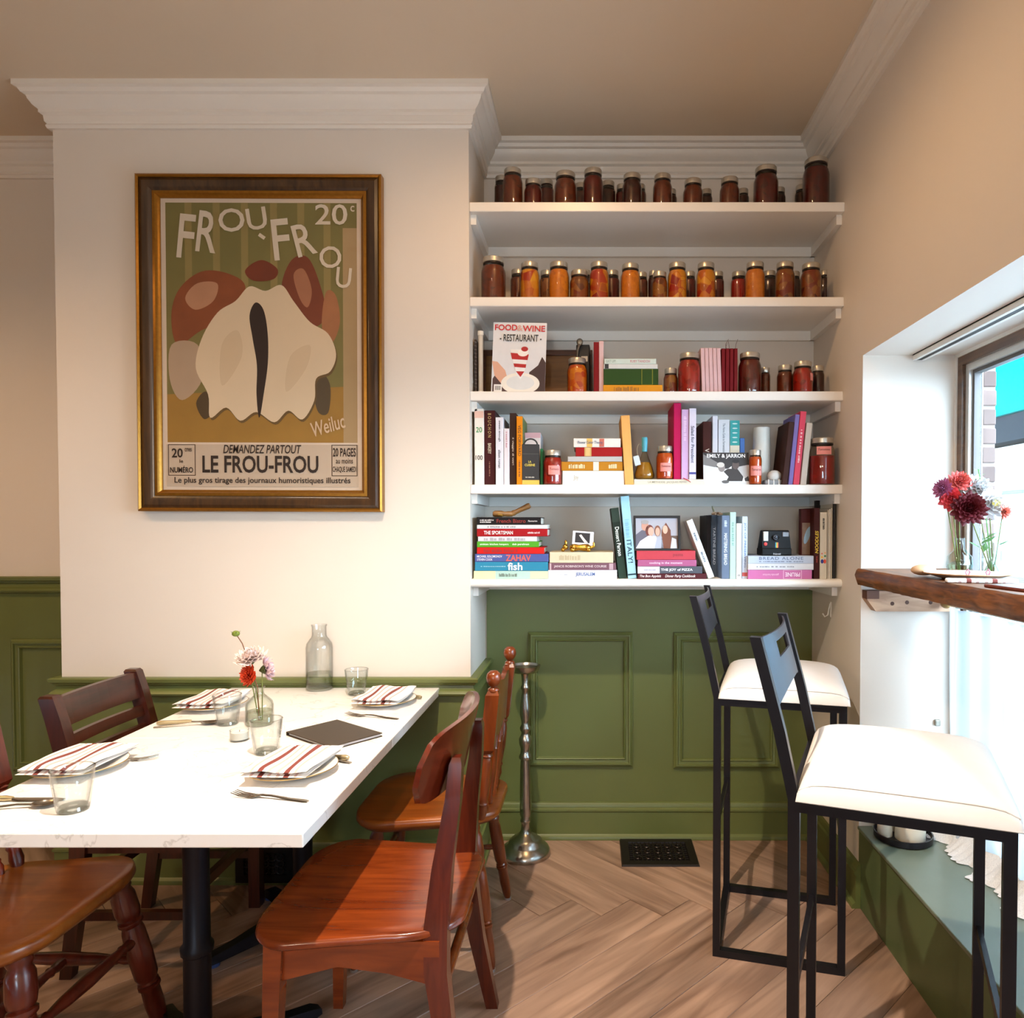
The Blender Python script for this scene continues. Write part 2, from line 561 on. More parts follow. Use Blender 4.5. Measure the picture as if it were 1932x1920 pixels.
for g in (box(-0.9, -0.86, -3.08, -3.02, 1.0, 1.6), box(0.16, 0.2, -3.08, -3.02, 1.0, 1.6), box(-0.86, 0.16, -3.08, -3.02, 1.0, 1.04), box(-0.86, 0.16, -3.08, -3.02, 1.56, 1.6)):
    struct('frame_bar', g, mat('4a3524', 0.4), w2)
X2 = WX + 0.03
wr = struct('wall_right', box(XR, X2, WY1, ZN + 0.12, 0, CEIL), PAINT)
struct('wall_right_header', box(XR, X2, -3.1, WY1, WZ1, CEIL), PAINT)
struct('wall_right_pier', box(XR, X2, -3.1, WY0, 0, WZ1), PAINT)
struct('window_sill_bench', box(XR, X2, WY0, WY1, 0, WZ0), mat('55653f', 0.4, vary=0.08, scale=9))
bpy.data.objects['window_sill_bench'].name = 'trim_1'
o = struct('trim_2', rbox(XR - 0.006, WX, WY0, WY1, WZ0, WZ0 + 0.012, 0.003), mat('6c7768', 0.3, vary=0.08, scale=14, bump=0.1))  # green bench top with the sky's reflection put into its colour
o['label'] = 'green top of the low window bench, greyed by painted-in sky reflection'

# ---- crown moulding, one mitred run along the back wall, chimney breast, niche and right wall
crown = [(0, -0.135), (0.012, -0.135), (0.016, -0.125), (0.012, -0.118), (0.018, -0.112), (0.020, -0.092), (0.030, -0.086),
         (0.030, -0.076), (0.042, -0.066), (0.052, -0.05), (0.055, -0.038), (0.066, -0.034), (0.072, -0.022), (0.084, -0.018), (0.084, 0), (0, 0)]
struct('trim_3', sweep([(-4.0, ZN), (XB0, ZN), (XB0, ZB), (XB1, ZB), (XB1, ZN), (XR, ZN), (XR, -3.0)], [(a, CEIL + b) for a, b in crown]), TRIMW, smooth=25, label='stepped crown moulding under the ceiling')

# ---- green wainscot: recess on the left, chimney breast, niche
def wains(n, x0, x1, y, z1, th=0.006):
    return struct('trim_%d' % n, box(x0, x1, y - th, y, 0, z1), GREEN, label='green painted wainscot')
RAILL, RAILB = 1.112, 0.765
wains(4, -4.0, XB0, ZN, RAILL - 0.02)
wains(5, XB0 - 0.006, XB1 + 0.006, ZB, RAILB - 0.02)
struct('trim_6', box(XB1, XB1 + 0.006, ZB, ZN, 0, RAILB - 0.02), GREEN)
NZ = at(1200, 1113, ZN)[2]
wains(7, XB1 + 0.006, XR, ZN, NZ + 0.01)
rail = [(0, -0.075), (0.010, -0.072), (0.026, -0.066), (0.030, -0.058), (0.024, -0.050), (0.014, -0.044), (0.012, -0.030), (0.020, -0.026), (0.022, -0.020), (0.030, -0.016), (0.032, -0.004), (0.026, 0), (0, 0)]
struct('trim_8', sweep([(-4.0, ZN), (XB0, ZN)], [(a, RAILL + b) for a, b in rail]), GREEN, smooth=30, label='green chair rail on the left recess wall')
struct('trim_9', sweep([(XB0, ZN), (XB0, ZB), (XB1, ZB), (XB1, ZN)], [(a, RAILB + b) for a, b in rail]), GREEN, smooth=30, label='green chair rail round the chimney breast')
base = [(0, 0), (0.030, 0), (0.030, 0.006), (0.027, 0.014), (0.019, 0.02), (0.017, 0.022), (0.017, 0.115), (0.022, 0.12), (0.022, 0.128), (0.015, 0.133), (0.014, 0.144), (0.009, 0.152), (0, 0.155)]
struct('baseboard_back', sweep([(-4.0, ZN - 0.006), (XB0 - 0.006, ZN - 0.006), (XB0 - 0.006, ZB - 0.006), (XB1 + 0.006, ZB - 0.006), (XB1 + 0.006, ZN - 0.006), (XR, ZN - 0.006)], base), GREEN, smooth=30)
struct('baseboard_right', sweep([(XR, ZN - 0.03), (XR, WY1 - 0.02)], base), GREEN, smooth=30)
pm = [(0, 0), (0.001, 0.010), (0.008, 0.014), (0.012, 0.020), (0.018, 0.020), (0.020, 0.012), (0.030, 0.010), (0.034, 0.014), (0.038, 0.012), (0.042, 0)]
def panel(n, px0, px1, py0, py1, what):
    a, b = at((px0), py0, ZN), at(px1, py1, ZN)
    am = (at(px0, (py0 + py1) / 2, ZN)[0], at(px1, (py0 + py1) / 2, ZN)[0])
    struct('trim_%d' % n, wallframe(am[0], am[1], b[2], a[2], ZN - 0.006, pm), GREEN, smooth=30, label=what)
panel(10, 997, 1194, 1191, 1444, 'raised panel moulding left of the stools')
panel(11, 1270, 1470, 1192, 1447, 'raised panel moulding behind the stools')
a, b = at(27, 1204, ZN), at(27, 1452, ZN)
struct('trim_12', wallframe(at(27, 1300, ZN)[0], XB0 - 0.05 + 0.25, b[2], a[2], ZN - 0.006, pm), GREEN, smooth=30, label='raised panel moulding in the left recess')

# ---- window: brown outer frame, white inner sash, pane, curtain track, brick reveal and street outside
BROWNF = wood('6b4a30', '3c2618', 0.4, 1, (3, 50, 50), coat=0.2)
win = struct('window_1', box(WX, WX + 0.004, WY0 + 0.1, WY1 - 0.10, WZ0 + 0.06, WZ1 - 0.075), glass('fbffff', 1.3), label='large shop window pane')
fy1, fz1 = WY1 - 0.012, WZ1 - 0.004
def fr(x0, x1, ins, wid, m, name):
    y0, y1, z0, z1 = WY0 + ins, WY1 - ins, WZ0 + 0.012 + ins, WZ1 - ins
    for nm, g in (('frame_stile', box(x0, x1, y1 - wid, y1, z0, z1)), ('frame_stile', box(x0, x1, y0, y0 + wid, z0, z1)), ('frame_head', box(x0, x1, y0 + wid, y1 - wid, z1 - wid, z1)), ('frame_sill', box(x0, x1, y0 + wid, y1 - wid, z0, z0 + wid))):
        struct(nm, g, m, win)
fr(WX - 0.035, WX + 0.03, 0.0, 0.012, mat('e8e4dc', 0.4), 'a')
fr(WX - 0.030, WX + 0.02, 0.012, 0.03, BROWNF, 'b')
fr(WX - 0.018, WX + 0.03, 0.042, 0.022, mat('d8d8d4', 0.35, metal=0.3), 'c')
fr(WX - 0.006, WX + 0.02, 0.064, 0.012, mat('54514e', 0.5), 'd')
p = at(1722, 673, WY1 - 0.01)
o = struct('trim_13', join(box(p[0], p[0] + 0.012, WY0, WY1 - 0.01, WZ1 - 0.02, WZ1), box(p[0] + 0.03, p[0] + 0.042, WY0, WY1 - 0.01, WZ1 - 0.02, WZ1), box(p[0], p[0] + 0.042, WY0, WY1 - 0.01, WZ1 - 0.004, WZ1)), mat('e6e2da', 0.4), label='white curtain track on the window head')
struct('track_slot', box(p[0] + 0.012, p[0] + 0.03, WY0 + 0.01, WY1 - 0.012, WZ1 - 0.019, WZ1 - 0.006), mat('25211e', 0.6), o)

bw = struct('wall_exterior', box(X2, X2 + 0.104, 2.52, 3.1, -0.3, 3.2), mat('b5b0ac', 0.9, bump=0.3), label='brick reveal outside the window')
BR = chunky(['6e5a54', '7c655e', '604c47', '75625c'], 6.0, 0.9)
kb = 0; z = -0.25
while z < 3.1:
    half = kb % 2
    g = rbox(0, 0.04 if half else 0.098, 0, 0.1, 0, 0.056, 0.004, 1)
    o = struct('brick', g, BR, bw); o.location = (X2 + 0.008, 2.512, z)
    if half:
        o2 = struct('brick', rbox(0, 0.048, 0, 0.1, 0, 0.056, 0.004, 1), BR, bw); o2.location = (X2 + 0.058, 2.514, z)
    z += 0.0665; kb += 1
struct('ground_street', box(X2 + 0.11, 30, -15, 40, -0.3, -0.2), mat('9b9d9f', 0.9))
bpy.data.objects['ground_street'].name = 'floor_street'
# shop across the street
SX = 6.0
shop = thing('shop_front', 'shop across the street with turquoise fascia seen through the window', 'building', (SX, 10, -0.2))
part('wall', box(0.6, 2.2, -9, 12, 0, 7), mat('9aa0a4', 0.8), shop)
part('fascia', rbox(0.05, 0.6, -9, 12, 3.15, 4.9, 0.02), mat('007270', 0.9, spec=0.0), shop)
part('soffit', box(0.1, 0.6, -9, 12, 2.75, 3.13), mat('1a1e22', 0.9, spec=0.0), shop)
part('sign_board', rbox(0.3, 0.62, -9, 12, 2.05, 2.72, 0.02), mat('b9bcbc', 0.7), shop)
for k in range(9):
    y = -8.5 + k * 2.2
    part('window', box(0.5, 0.58, y, y + 2.0, 0.55, 2.0), mat(['6f95a4', '86a8b4', '5f8492'][k % 3], 0.3), shop)
    part('window_post', box(0.45, 0.62, y + 2.02, y + 2.18, 0.2, 2.04), mat('a8aeb2', 0.6), shop)
    part('display_shelf', box(0.4, 0.5, y + 0.2, y + 1.7, 0.9 + 0.1 * (k % 3), 1.0 + 0.1 * (k % 3)), mat(['8fb3bd', '6fa3a8', 'd9d2c4'][k % 3], 0.6), shop)

# ================================================================== SHELVES IN THE NICHE
YS = 2.660                                 # front edge of the shelves
SHPY = {'A': 381, 'B': 560, 'C': 738, 'D': 914, 'E': 1093}
SH = {k: at(1235, v, YS)[2] for k, v in SHPY.items()}
ORD = ['first', 'second', 'third', 'fourth', 'fifth', 'sixth', 'seventh', 'eighth', 'ninth', 'tenth', 'eleventh', 'twelfth', 'thirteenth', 'fourteenth', 'fifteenth', 'sixteenth', 'seventeenth', 'eighteenth']
WHICH = {'A': 'top shelf', 'B': 'second shelf', 'C': 'middle shelf', 'D': 'fourth shelf from the top', 'E': 'lowest shelf'}
DESC = {'A': 'topmost white shelf carrying dark preserve jars', 'B': 'white shelf carrying the long row of orange jars', 'C': 'white shelf carrying the magazine and thin red books', 'D': 'white shelf carrying jars with pink labels', 'E': 'lowest white shelf with rounded front edge above green panels'}
for k in 'ABCDE':
    z = SH[k]; T = 0.034
    s = thing('shelf', DESC[k], 'shelf', (0, 0, 0), group='white shelves in the niche')
    if k == 'E':
        prof = [(YS + 0.36, z - 0.03), (YS + 0.36, z), (YS + 0.008, z), (YS, z - 0.004), (YS - 0.004, z - 0.011), (YS - 0.004, z - 0.018), (YS, z - 0.026), (YS + 0.008, z - 0.03)]
        part('board', loft([[(x, y, zz) for y, zz in prof] for x in (XB1, XR)]), SHELFW, s, 40)
        T = 0.03
    else:
        part('board', rbox(XB1, XR, YS, ZN, z - T, z, 0.002, 1), SHELFW, s)
    part('back_cleat', box(XB1 + 0.02, XR - 0.02, ZN - 0.02, ZN, z - T - 0.038, z - T), SHELFW, s)
    for x0, x1 in ((XB1, XB1 + 0.02), (XR - 0.02, XR)):
        yo = YS + (0.03 if k != 'E' else 0.05)
        part('side_cleat', loft([[(x, yo, z - T), (x, ZN - 0.02, z - T), (x, ZN - 0.02, z - T - 0.038), (x, yo, z - T - 0.036)] for x in (x0, x1)]), SHELFW, s)

# ------------------------------------------------------------------ jars
def jar_prof(r, h, lid_h=0.014):
    n = r * 0.80
    b = h - lid_h
    return [(r * 0.86, 0), (r * 0.97, 0.004), (r, 0.012), (r, b - r * 0.95), (r * 0.97, b - r * 0.75), (r * 0.88, b - r * 0.5), (n * 1.02, b - r * 0.34), (n * 0.97, b - r * 0.26), (n, b)]
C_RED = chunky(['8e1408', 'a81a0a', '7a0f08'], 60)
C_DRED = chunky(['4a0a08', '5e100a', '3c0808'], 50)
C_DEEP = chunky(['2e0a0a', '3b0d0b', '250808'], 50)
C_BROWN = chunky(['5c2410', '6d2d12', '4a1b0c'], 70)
C_ORANGE = chunky(['c9720c', 'd17d10', 'b9660c'], 90)
C_ORED = chunky(['b84408', 'c9550c', 'a83508'], 60)
C_MIX = chunky(['d79a20', 'cc7a14', 'a01a08', 'd08a18', '8a1006'], 30)
C_MIXD = chunky(['8a4a14', '6e1408', '9a6a2a', '4d0d08'], 38)
C_TOM = chunky(['d1600c', 'c44808', 'e08a18', 'b02f08'], 42)
JG = glass('f6efe6', 1.45, 0.02)
BAND = mat('241a15', 0.35, metal=0.3)
PINK = mat('e58f86', 0.7)
_jn = {}
def jar(shelf, px0, px1, ptop, con, Y=2.745, row='front', what=None, zb=None, lab=None, fill=0.80, label=None):
    cx = (px0 + px1) / 2
    z0 = SH[shelf] if zb is None else zb
    top = at(cx, ptop, Y)
    h = top[2] - z0
    r = (px1 - px0) / 2 * Y / F
    pos = at(cx, (ptop + SHPY[shelf]) / 2, Y)
    j = thing('mason_jar', label or '', 'jar', (pos[0], Y, z0), (0, 0, rnd.uniform(-1, 1)), group='preserve jars on the shelves')
    pr = jar_prof(r, h)
    part('glass', lathe([(0, 0)] + pr, 20), JG, j, 40)
    k = 0.955
    hz = h * fill
    pc = [(a * k, b) for a, b in pr if b < hz]
    pc[0] = (pc[0][0], 0.003)
    pc.append((pc[-1][0] * 0.97, max(hz, pc[-1][1] + 0.002)))
    part('contents', lathe([(0, 0.003)] + pc + [(0, pc[-1][1])], 18), con, j, 40)
    n = r * 0.80
    b = h - 0.014
    lid = part('lid', lathe([(n * 1.04, b - 0.006), (n * 1.08, b - 0.005), (n * 1.08, h - 0.003), (n * 1.02, h), (n * 0.86, h), (n * 0.84, h - 0.0015), (0, h - 0.001)], 22), LIDM, j, 35)
    part('neck_band', lathe([(n * 1.02, b - 0.013), (n * 1.05, b - 0.012), (n * 1.05, b - 0.0075), (n * 1.02, b - 0.0065)], 20), BAND, lid, 35)
    if lab:
        ang0, zc, w, hh, s1, s2 = lab
        a = w / r / 2
        base = -pi / 2 + ang0 - j.rotation_euler.z
        rr = r * 1.006
        g = grid(8, 1, lambda u, v: (rr * cos(base - a + 2 * a * u), rr * sin(base - a + 2 * a * u), zc * h - hh / 2 + hh * v))
        lb = link_mesh('paper_label', g, PINK, j)
        for s, dz in ((s1, 0.12), (s2, -0.2)):
            if s:
                v, f = glyphs(s, 0.01, 0.15, 1.0)
                x0 = min(q[0] for q in v); x1 = max(q[0] for q in v); y0 = min(q[1] for q in v); y1 = max(q[1] for q in v)
                rw = rr * 1.004
                V = []
                for q in v:
                    t = base + ((q[0] - x0) / (x1 - x0) - 0.5) * 2 * a * 0.8
                    V.append((rw * cos(t), rw * sin(t), zc * h + dz * hh + ((q[1] - y0) / (y1 - y0) - 0.5) * hh * 0.26))
                link_mesh('handwriting', (V, f), mat('5a1a1a', 0.7), lb)
    return j
def jar_row(shelf, row, items, Y):
    for i, (a, b, t, c, w) in enumerate(items):
        L = '%s, %s from left, %s row, %s' % (w, ORD[i], row, WHICH[shelf])
        jar(shelf, a, b, t, c, Y, label=L)
# top shelf
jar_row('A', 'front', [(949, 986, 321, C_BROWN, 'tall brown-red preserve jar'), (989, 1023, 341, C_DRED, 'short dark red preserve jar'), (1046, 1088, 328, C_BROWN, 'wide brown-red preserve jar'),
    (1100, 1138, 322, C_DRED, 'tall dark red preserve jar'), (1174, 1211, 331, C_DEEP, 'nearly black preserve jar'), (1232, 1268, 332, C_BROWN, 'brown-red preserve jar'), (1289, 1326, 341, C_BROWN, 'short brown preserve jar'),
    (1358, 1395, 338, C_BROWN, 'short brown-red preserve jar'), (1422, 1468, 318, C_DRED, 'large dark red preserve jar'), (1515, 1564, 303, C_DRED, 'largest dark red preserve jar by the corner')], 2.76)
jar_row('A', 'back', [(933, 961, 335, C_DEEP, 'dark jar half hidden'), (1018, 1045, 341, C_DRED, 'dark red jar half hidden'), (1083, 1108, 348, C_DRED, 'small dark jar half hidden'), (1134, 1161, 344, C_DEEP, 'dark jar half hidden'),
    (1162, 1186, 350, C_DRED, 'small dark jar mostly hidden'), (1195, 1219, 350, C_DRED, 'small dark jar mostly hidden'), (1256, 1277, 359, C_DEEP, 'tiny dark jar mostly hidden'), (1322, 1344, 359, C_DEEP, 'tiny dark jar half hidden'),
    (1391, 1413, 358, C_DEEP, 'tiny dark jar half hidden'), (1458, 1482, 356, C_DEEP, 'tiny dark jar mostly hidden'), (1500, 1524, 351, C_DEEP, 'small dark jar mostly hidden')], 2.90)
# second shelf
jar_row('B', 'front', [(908, 954, 488, C_BROWN, 'wide brown-orange preserve jar'), (981, 1018, 497, C_MIX, 'red and yellow pickle jar'), (1035, 1074, 497, C_ORANGE, 'plain orange puree jar'), (1075, 1111, 512, C_MIXD, 'short dark mixed pickle jar'),
    (1112, 1149, 497, C_MIX, 'orange mixed pickle jar'), (1171, 1208, 500, C_ORANGE, 'plain orange puree jar'), (1230, 1259, 514, C_MIXD, 'short mixed pickle jar'), (1260, 1296, 498, C_MIX, 'red and orange pickle jar'), (1314, 1350, 498, C_MIX, 'orange and red pickle jar'),
    (1406, 1443, 497, C_ORANGE, 'plain orange puree jar'), (1463, 1499, 497, C_MIXD, 'brown mixed pickle jar'), (1511, 1549, 499, C_MIXD, 'red-brown mixed pickle jar')], 2.735)
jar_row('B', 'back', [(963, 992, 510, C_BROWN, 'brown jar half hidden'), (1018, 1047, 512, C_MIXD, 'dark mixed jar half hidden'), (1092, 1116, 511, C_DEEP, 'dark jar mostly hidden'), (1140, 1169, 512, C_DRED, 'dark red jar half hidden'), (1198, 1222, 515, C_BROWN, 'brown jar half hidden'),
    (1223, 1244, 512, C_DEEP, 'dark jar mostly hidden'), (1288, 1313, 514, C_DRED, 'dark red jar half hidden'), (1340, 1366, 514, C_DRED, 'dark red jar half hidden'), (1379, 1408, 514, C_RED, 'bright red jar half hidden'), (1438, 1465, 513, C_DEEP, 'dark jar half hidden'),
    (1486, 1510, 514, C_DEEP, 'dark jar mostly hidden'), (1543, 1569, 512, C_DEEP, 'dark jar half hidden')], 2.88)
# middle shelf
jar('C', 1070, 1108, 677, C_TOM, 2.73, label='jar of orange fruit pieces beside the magazine')
jar('C', 1252, 1279, 696, C_MIXD, 2.74, label='small dark jar with an orange piece beside the green book')
jar('C', 1279, 1322, 668, C_RED, 2.72, label='large bright red jar left of the pale pink books', fill=0.9)
jar('C', 1393, 1436, 667, C_DRED, 2.72, label='large dark red jar right of the dark red books', fill=0.9)
jar('C', 1434, 1453, 694, C_BROWN, 2.80, label='narrow brown-red jar behind the large dark red jar')
jar('C', 1466, 1496, 690, C_BROWN, 2.76, label='brown-red jar, leftmost of the three at the right end')
jar('C', 1496, 1533, 683, C_RED, 2.72, label='bright red jar in the middle of the three at the right end', lab=(0.95, 0.5, 0.03, 0.028, '', ''))
jar('C', 1531, 1555, 691, C_DEEP, 2.80, label='nearly black jar nearest the corner on the middle shelf')
# fourth shelf
jar('D', 1025, 1061, 850, C_RED, 2.70, label='red jar with pink label beside the white book stack', lab=(0.22, 0.42, 0.046, 0.034, 'Tomato', ''), fill=0.88)
jar('D', 1413, 1437, 849, C_ORED, 2.69, label='small orange jar with pink label beside the black and white card', lab=(0.0, 0.4, 0.046, 0.036, 'Tomatoes', ''), fill=0.88)
jar('D', 1527, 1575, 827, chunky(['8a0c10', '7a0a0c', '960f10'], 30), 2.70, label='largest dark red jar with pink label at the shelf end', lab=(-0.15, 0.72, 0.055, 0.03, 'Tomatoes', ''), fill=0.62)

# ================================================================== BOOKS AND OTHER THINGS ON THE SHELVES
def book(label, w, h, d, colr, lie, loc, rot=(0, 0, 0), texts=(), pages='e4dccb', cov=None, rough=0.45, bands=(), ribbon=None, group=None, soft=False):
    """upright: w thick (X), h tall (Z); lying: h long (X), w thick (Z); spine faces -Y, d deep"""
    b = thing('book', label, 'book', loc, rot, group)
    cm = mat(colr, 0.6, vary=0.05, scale=60, spec=0.2)
    t = min(0.003, w * 0.18)
    r = 0.0015
    if lie:
        g = join(rbox(-h / 2, h / 2, 0, t, 0, w, min(r, t / 2.1), 1), box(-h / 2, h / 2, t * 0.6, d, 0, t), box(-h / 2, h / 2, t * 0.6, d, w - t, w))
        pg = box(-h / 2 + 0.003, h / 2 - 0.003, t, d - 0.004, t, w - t)
    else:
        g = join(rbox(-w / 2, w / 2, 0, t, 0, h, min(r, t / 2.1), 1), box(-w / 2, -w / 2 + t, t * 0.6, d, 0, h), box(w / 2 - t, w / 2, t * 0.6, d, 0, h))
        pg = box(-w / 2 + t, w / 2 - t, t, d - 0.004, 0.003, h - 0.003)
    cv = part('cover', g, cm, b)
    part('pages', pg, mat(pages, 0.85, vary=0.08, scale=150), b)
    for kb_, (a0, a1, c) in enumerate(bands):                       # printed colour fields on the spine, fractions along its length
        if lie:
            q = box(-h / 2 + h * a0, -h / 2 + h * a1, -0.0003 - 0.0003 * kb_, 0.0005, 0.0004 + 0.0012 * kb_, w - 0.0004 - 0.0012 * kb_)
        else:
            q = box(-w / 2 + 0.0004, w / 2 - 0.0004, -0.0003 - 0.0003 * kb_, 0.0005, h * (1 - a1), h * (1 - a0))
        part('spine_print', q, mat(c, 0.6, spec=0.2), b)
    for s, c, a0, a1, hh, *more in texts:         # words: colour, start and end along the spine, height fraction
        kw = more[0] if more else {}
        kw = dict(kw)
        off = kw.pop('off', 0.0)
        if lie:
            lettering(s, b, mat(c, 0.5), (-h / 2 + h * (a0 + a1) / 2, -0.0003 - 0.0003 * len(bands), w / 2 + off * w), h * (a1 - a0), w * hh, kw.pop('mode', 'h'), **kw)
        else:
            lettering(s, b, mat(c, 0.5), (off * w, -0.0003 - 0.0003 * len(bands), h * (1 - (a0 + a1) / 2)), (h * (a1 - a0)) if kw.get('mode', 'v') in 'vu' else w * hh, w * hh if kw.get('mode', 'v') in 'vu' else h * (a1 - a0), kw.pop('mode', 'v'), **kw)
    if cov:
        part('cover_print', box(w / 2 - 0.0002, w / 2 + 0.0003, 0.004, d - 0.002, 0.002, h - 0.002) if not lie else box(-h / 2, h / 2, 0.004, d, w, w + 0.0003), mat(cov, rough, vary=0.3, scale=60), b)
    return b
def stand(label, shelf, x0, x1, ytop, colr, Y=2.69, d=0.19, zb=None, dx=0, texts=(), **kw):
    """upright book from its spine edges in the photo; dx = how far the top leans sideways (pixels)"""
    z0 = SH[shelf] if zb is None else zb
    ybot = SHPY[shelf]
    ym = (ytop + ybot) / 2
    a, b = at(x0, ym, Y), at(x1, ym, Y)
    h = at((x0 + x1) / 2, ytop, Y)[2] - z0
    lean = math.atan2(dx * Y / F, h)
    w = (b[0] - a[0]) * cos(lean)
    cx = (a[0] + b[0]) / 2 - dx * Y / F / 2
    dz = w / 2 * abs(sin(lean))
    return book(label, w - 0.0006, h - dz, d, colr, False, (cx, Y, z0 + dz), (0, lean, 0), texts, **kw)
def stack(shelf, Y, items, zb=None):
    z = SH[shelf] if zb is None else zb
    for label, x0, x1, th, colr, kw in items:
        kw = dict(kw)
        w = th * Y / F
        py = SHPY[shelf]
        a, b = at(x0, py, Y), at(x1, py, Y)
        d = kw.pop('d', 0.19); dy = kw.pop('dy', 0.0); rz = kw.pop('rz', 0.0)
        book(label, w - 0.0004, b[0] - a[0], d, colr, True, ((a[0] + b[0]) / 2, Y + dy, z), (0, 0, rz), kw.pop('texts', ()), **kw)
        z += w
    return z
G_ST = 'books lying in stacks on the shelves'
G_UP = 'books standing on the shelves'

# ---------------------------------------------------------------- middle shelf
def board_at(name, label, cat, px0, px1, ytop, shelf, Y, th, m, lean=0.0, rz=0.0):
    a, b = at(px0, ytop, Y), at(px1, ytop, Y)
    g = rbox(0, b[0] - a[0], 0, th, 0, a[2] - SH[shelf], min(th / 3, 0.003), 1)
    return single(name, g, m, label, cat, (a[0], Y, SH[shelf]), (-lean, 0, rz))
zC, zD, zE = SH['C'], SH['D'], SH['E']
BOARDW = wood('6e3c1c', '3d1d0c', 0.4, 0, (4, 40, 40))
# wooden tray leaning against the niche wall
a, b = at(905, 655, 2.93), at(1118, 655, 2.93)
tr = thing('wooden_tray', 'dark framed tan wooden tray leaning behind the magazine', 'tray', (a[0], 2.92, zC + 0.001), (radians(-6), 0, 0))
W_ = b[0] - a[0]; Hh = 0.222
part('panel', box(0.02, W_ - 0.02, 0.006, 0.014, 0.02, Hh - 0.02), wood('94642e', '70461c', 0.5, 0, (3, 30, 30)), tr)
for nm, g in (('rim', rbox(0, W_, 0, 0.022, 0, 0.024, 0.003)), ('rim', rbox(0, W_, 0, 0.022, Hh - 0.024, Hh, 0.003)), ('rim', rbox(0, 0.024, 0, 0.022, 0.024, Hh - 0.024, 0.003)), ('rim', rbox(W_ - 0.024, W_, 0, 0.022, 0.024, Hh - 0.024, 0.003))):
    part(nm, g, BOARDW, tr)
board_at('cutting_board', 'narrow brown board standing in the left corner of the middle shelf', 'board', 896, 915, 600, 'C', 2.86, 0.016, BOARDW, 0, radians(72))
nb = thing('spiral_notebook', 'dark wire-bound notebook at the left end of the middle shelf', 'notebook', (at(895, 690, 2.72)[0], 2.72, zC))
hN = at(897, 640, 2.72)[2] - zC
part('cover', rbox(0, 0.008, 0, 0.16, 0, hN, 0.001, 1), mat('3a2a22', 0.6), nb)
for k in range(14):
    zz = 0.012 + k * (hN - 0.024) / 13
    part('wire_ring', tube([(0.004 + 0.006 * cos(t), -0.001 + 0.006 * sin(t), zz) for t in [2 * pi * q / 8 for q in range(9)]], 0.0009, 5), mat('9a938a', 0.3, metal=1), nb)
rl = thing('paper_roll', 'cream rolled tube with end caps beside the notebook', 'tube', (at(907, 690, 2.735)[0], 2.735, zC))
hR = at(907, 625, 2.735)[2] - zC
part('roll', lathe([(0, 0.012), (0.0095, 0.012), (0.0095, hR - 0.014), (0, hR - 0.014)], 16), mat('cfc4b4', 0.5), rl, 40)
for z0, z1 in ((0, 0.014), (hR - 0.016, hR)):
    part('end_cap', move(lathe([(0, 0), (0.0115, 0), (0.0115, z1 - z0), (0, z1 - z0)], 16), 0, 0, z0), mat('e8e1d4', 0.4), rl, 40)
# magazine
p0, p1 = at(926.5, 605, 2.70), at(1028, 612, 2.70)
mw = p1[0] - p0[0]; mh = p0[2] - zC
mg = thing('magazine', 'white magazine with red layered dessert on its cover', 'magazine', (p0[0], 2.692, zC), (radians(-5), radians(1.5), radians(-2)))
part('pages', box(0, mw, 0, 0.004, 0, mh), mat('e9e7e4', 0.4), mg)
def mp(x, z): return (mw * x, mh * z)
def mflat(pts, c, k, name='cover_print'):
    return flat([mp(*q) for q in pts], mg, mat(c, 0.4), -0.0003 - 0.0002 * k, name)
mflat([(0, 0), (1, 0), (1, 1), (0, 1)], 'dde0e6', 0)
mflat([(0.66, 0), (1, 0), (1, 0.44), (0.93, 0.52), (0.86, 0.4), (0.7, 0.3)], '3a2426', 1)
mflat([(0.02, 0), (0.3, 0), (0.4, 0.12), (0.1, 0.3), (0.02, 0.2)], '4a3032', 1)
mflat([(0.0, 0.45), (0.1, 0.44), (0.25, 0.32), (0.3, 0.2), (0.2, 0.12), (0.05, 0.25)], 'd8a58c', 2)
mflat(ellipse(0.54, 0.14, 0.36, 0.15, 28), 'f1eee6', 3)
mflat(ellipse(0.54, 0.15, 0.26, 0.10, 24), 'dfe3e4', 4)
mflat([(0.33, 0.62), (0.68, 0.62), (0.6, 0.26), (0.54, 0.2), (0.46, 0.26)], 'eef0f2', 5)
mflat([(0.34, 0.57), (0.68, 0.55), (0.66, 0.47), (0.37, 0.48)], 'b0121a', 6)
mflat([(0.40, 0.42), (0.64, 0.41), (0.63, 0.36), (0.42, 0.37)], 'b0121a', 6)
mflat([(0.45, 0.31), (0.61, 0.31), (0.54, 0.23)], 'b0121a', 6)
mflat(ellipse(0.57, 0.57, 0.1, 0.05), 'f7f4f2', 7)
mflat(ellipse(0.60, 0.625, 0.065, 0.035), 'a80f18', 8)
mflat([(0.05, 0.02), (0.2, 0.02), (0.2, 0.12), (0.05, 0.12)], 'f4f4f4', 8)
for k in range(6): mflat([(0.075 + k * 0.018, 0.04), (0.084 + k * 0.018, 0.04), (0.084 + k * 0.018, 0.1), (0.075 + k * 0.018, 0.1)], '222222', 9)
lettering('FOOD', mg, mat('c3202c', 0.4), (mw * 0.24, -0.0024, mh * 0.925), mw * 0.42, mh * 0.085, bold=0.02)
lettering('&', mg, mat('d9a79c', 0.4), (mw * 0.50, -0.0022, mh * 0.92), mw * 0.1, mh * 0.08)
lettering('WINE', mg, mat('c3202c', 0.4), (mw * 0.76, -0.0024, mh * 0.915), mw * 0.42, mh * 0.085, bold=0.02)
lettering('- RESTAURANT -', mg, mat('26262a', 0.4), (mw * 0.52, -0.0024, mh * 0.78), mw * 0.78, mh * 0.10, bold=0.015)
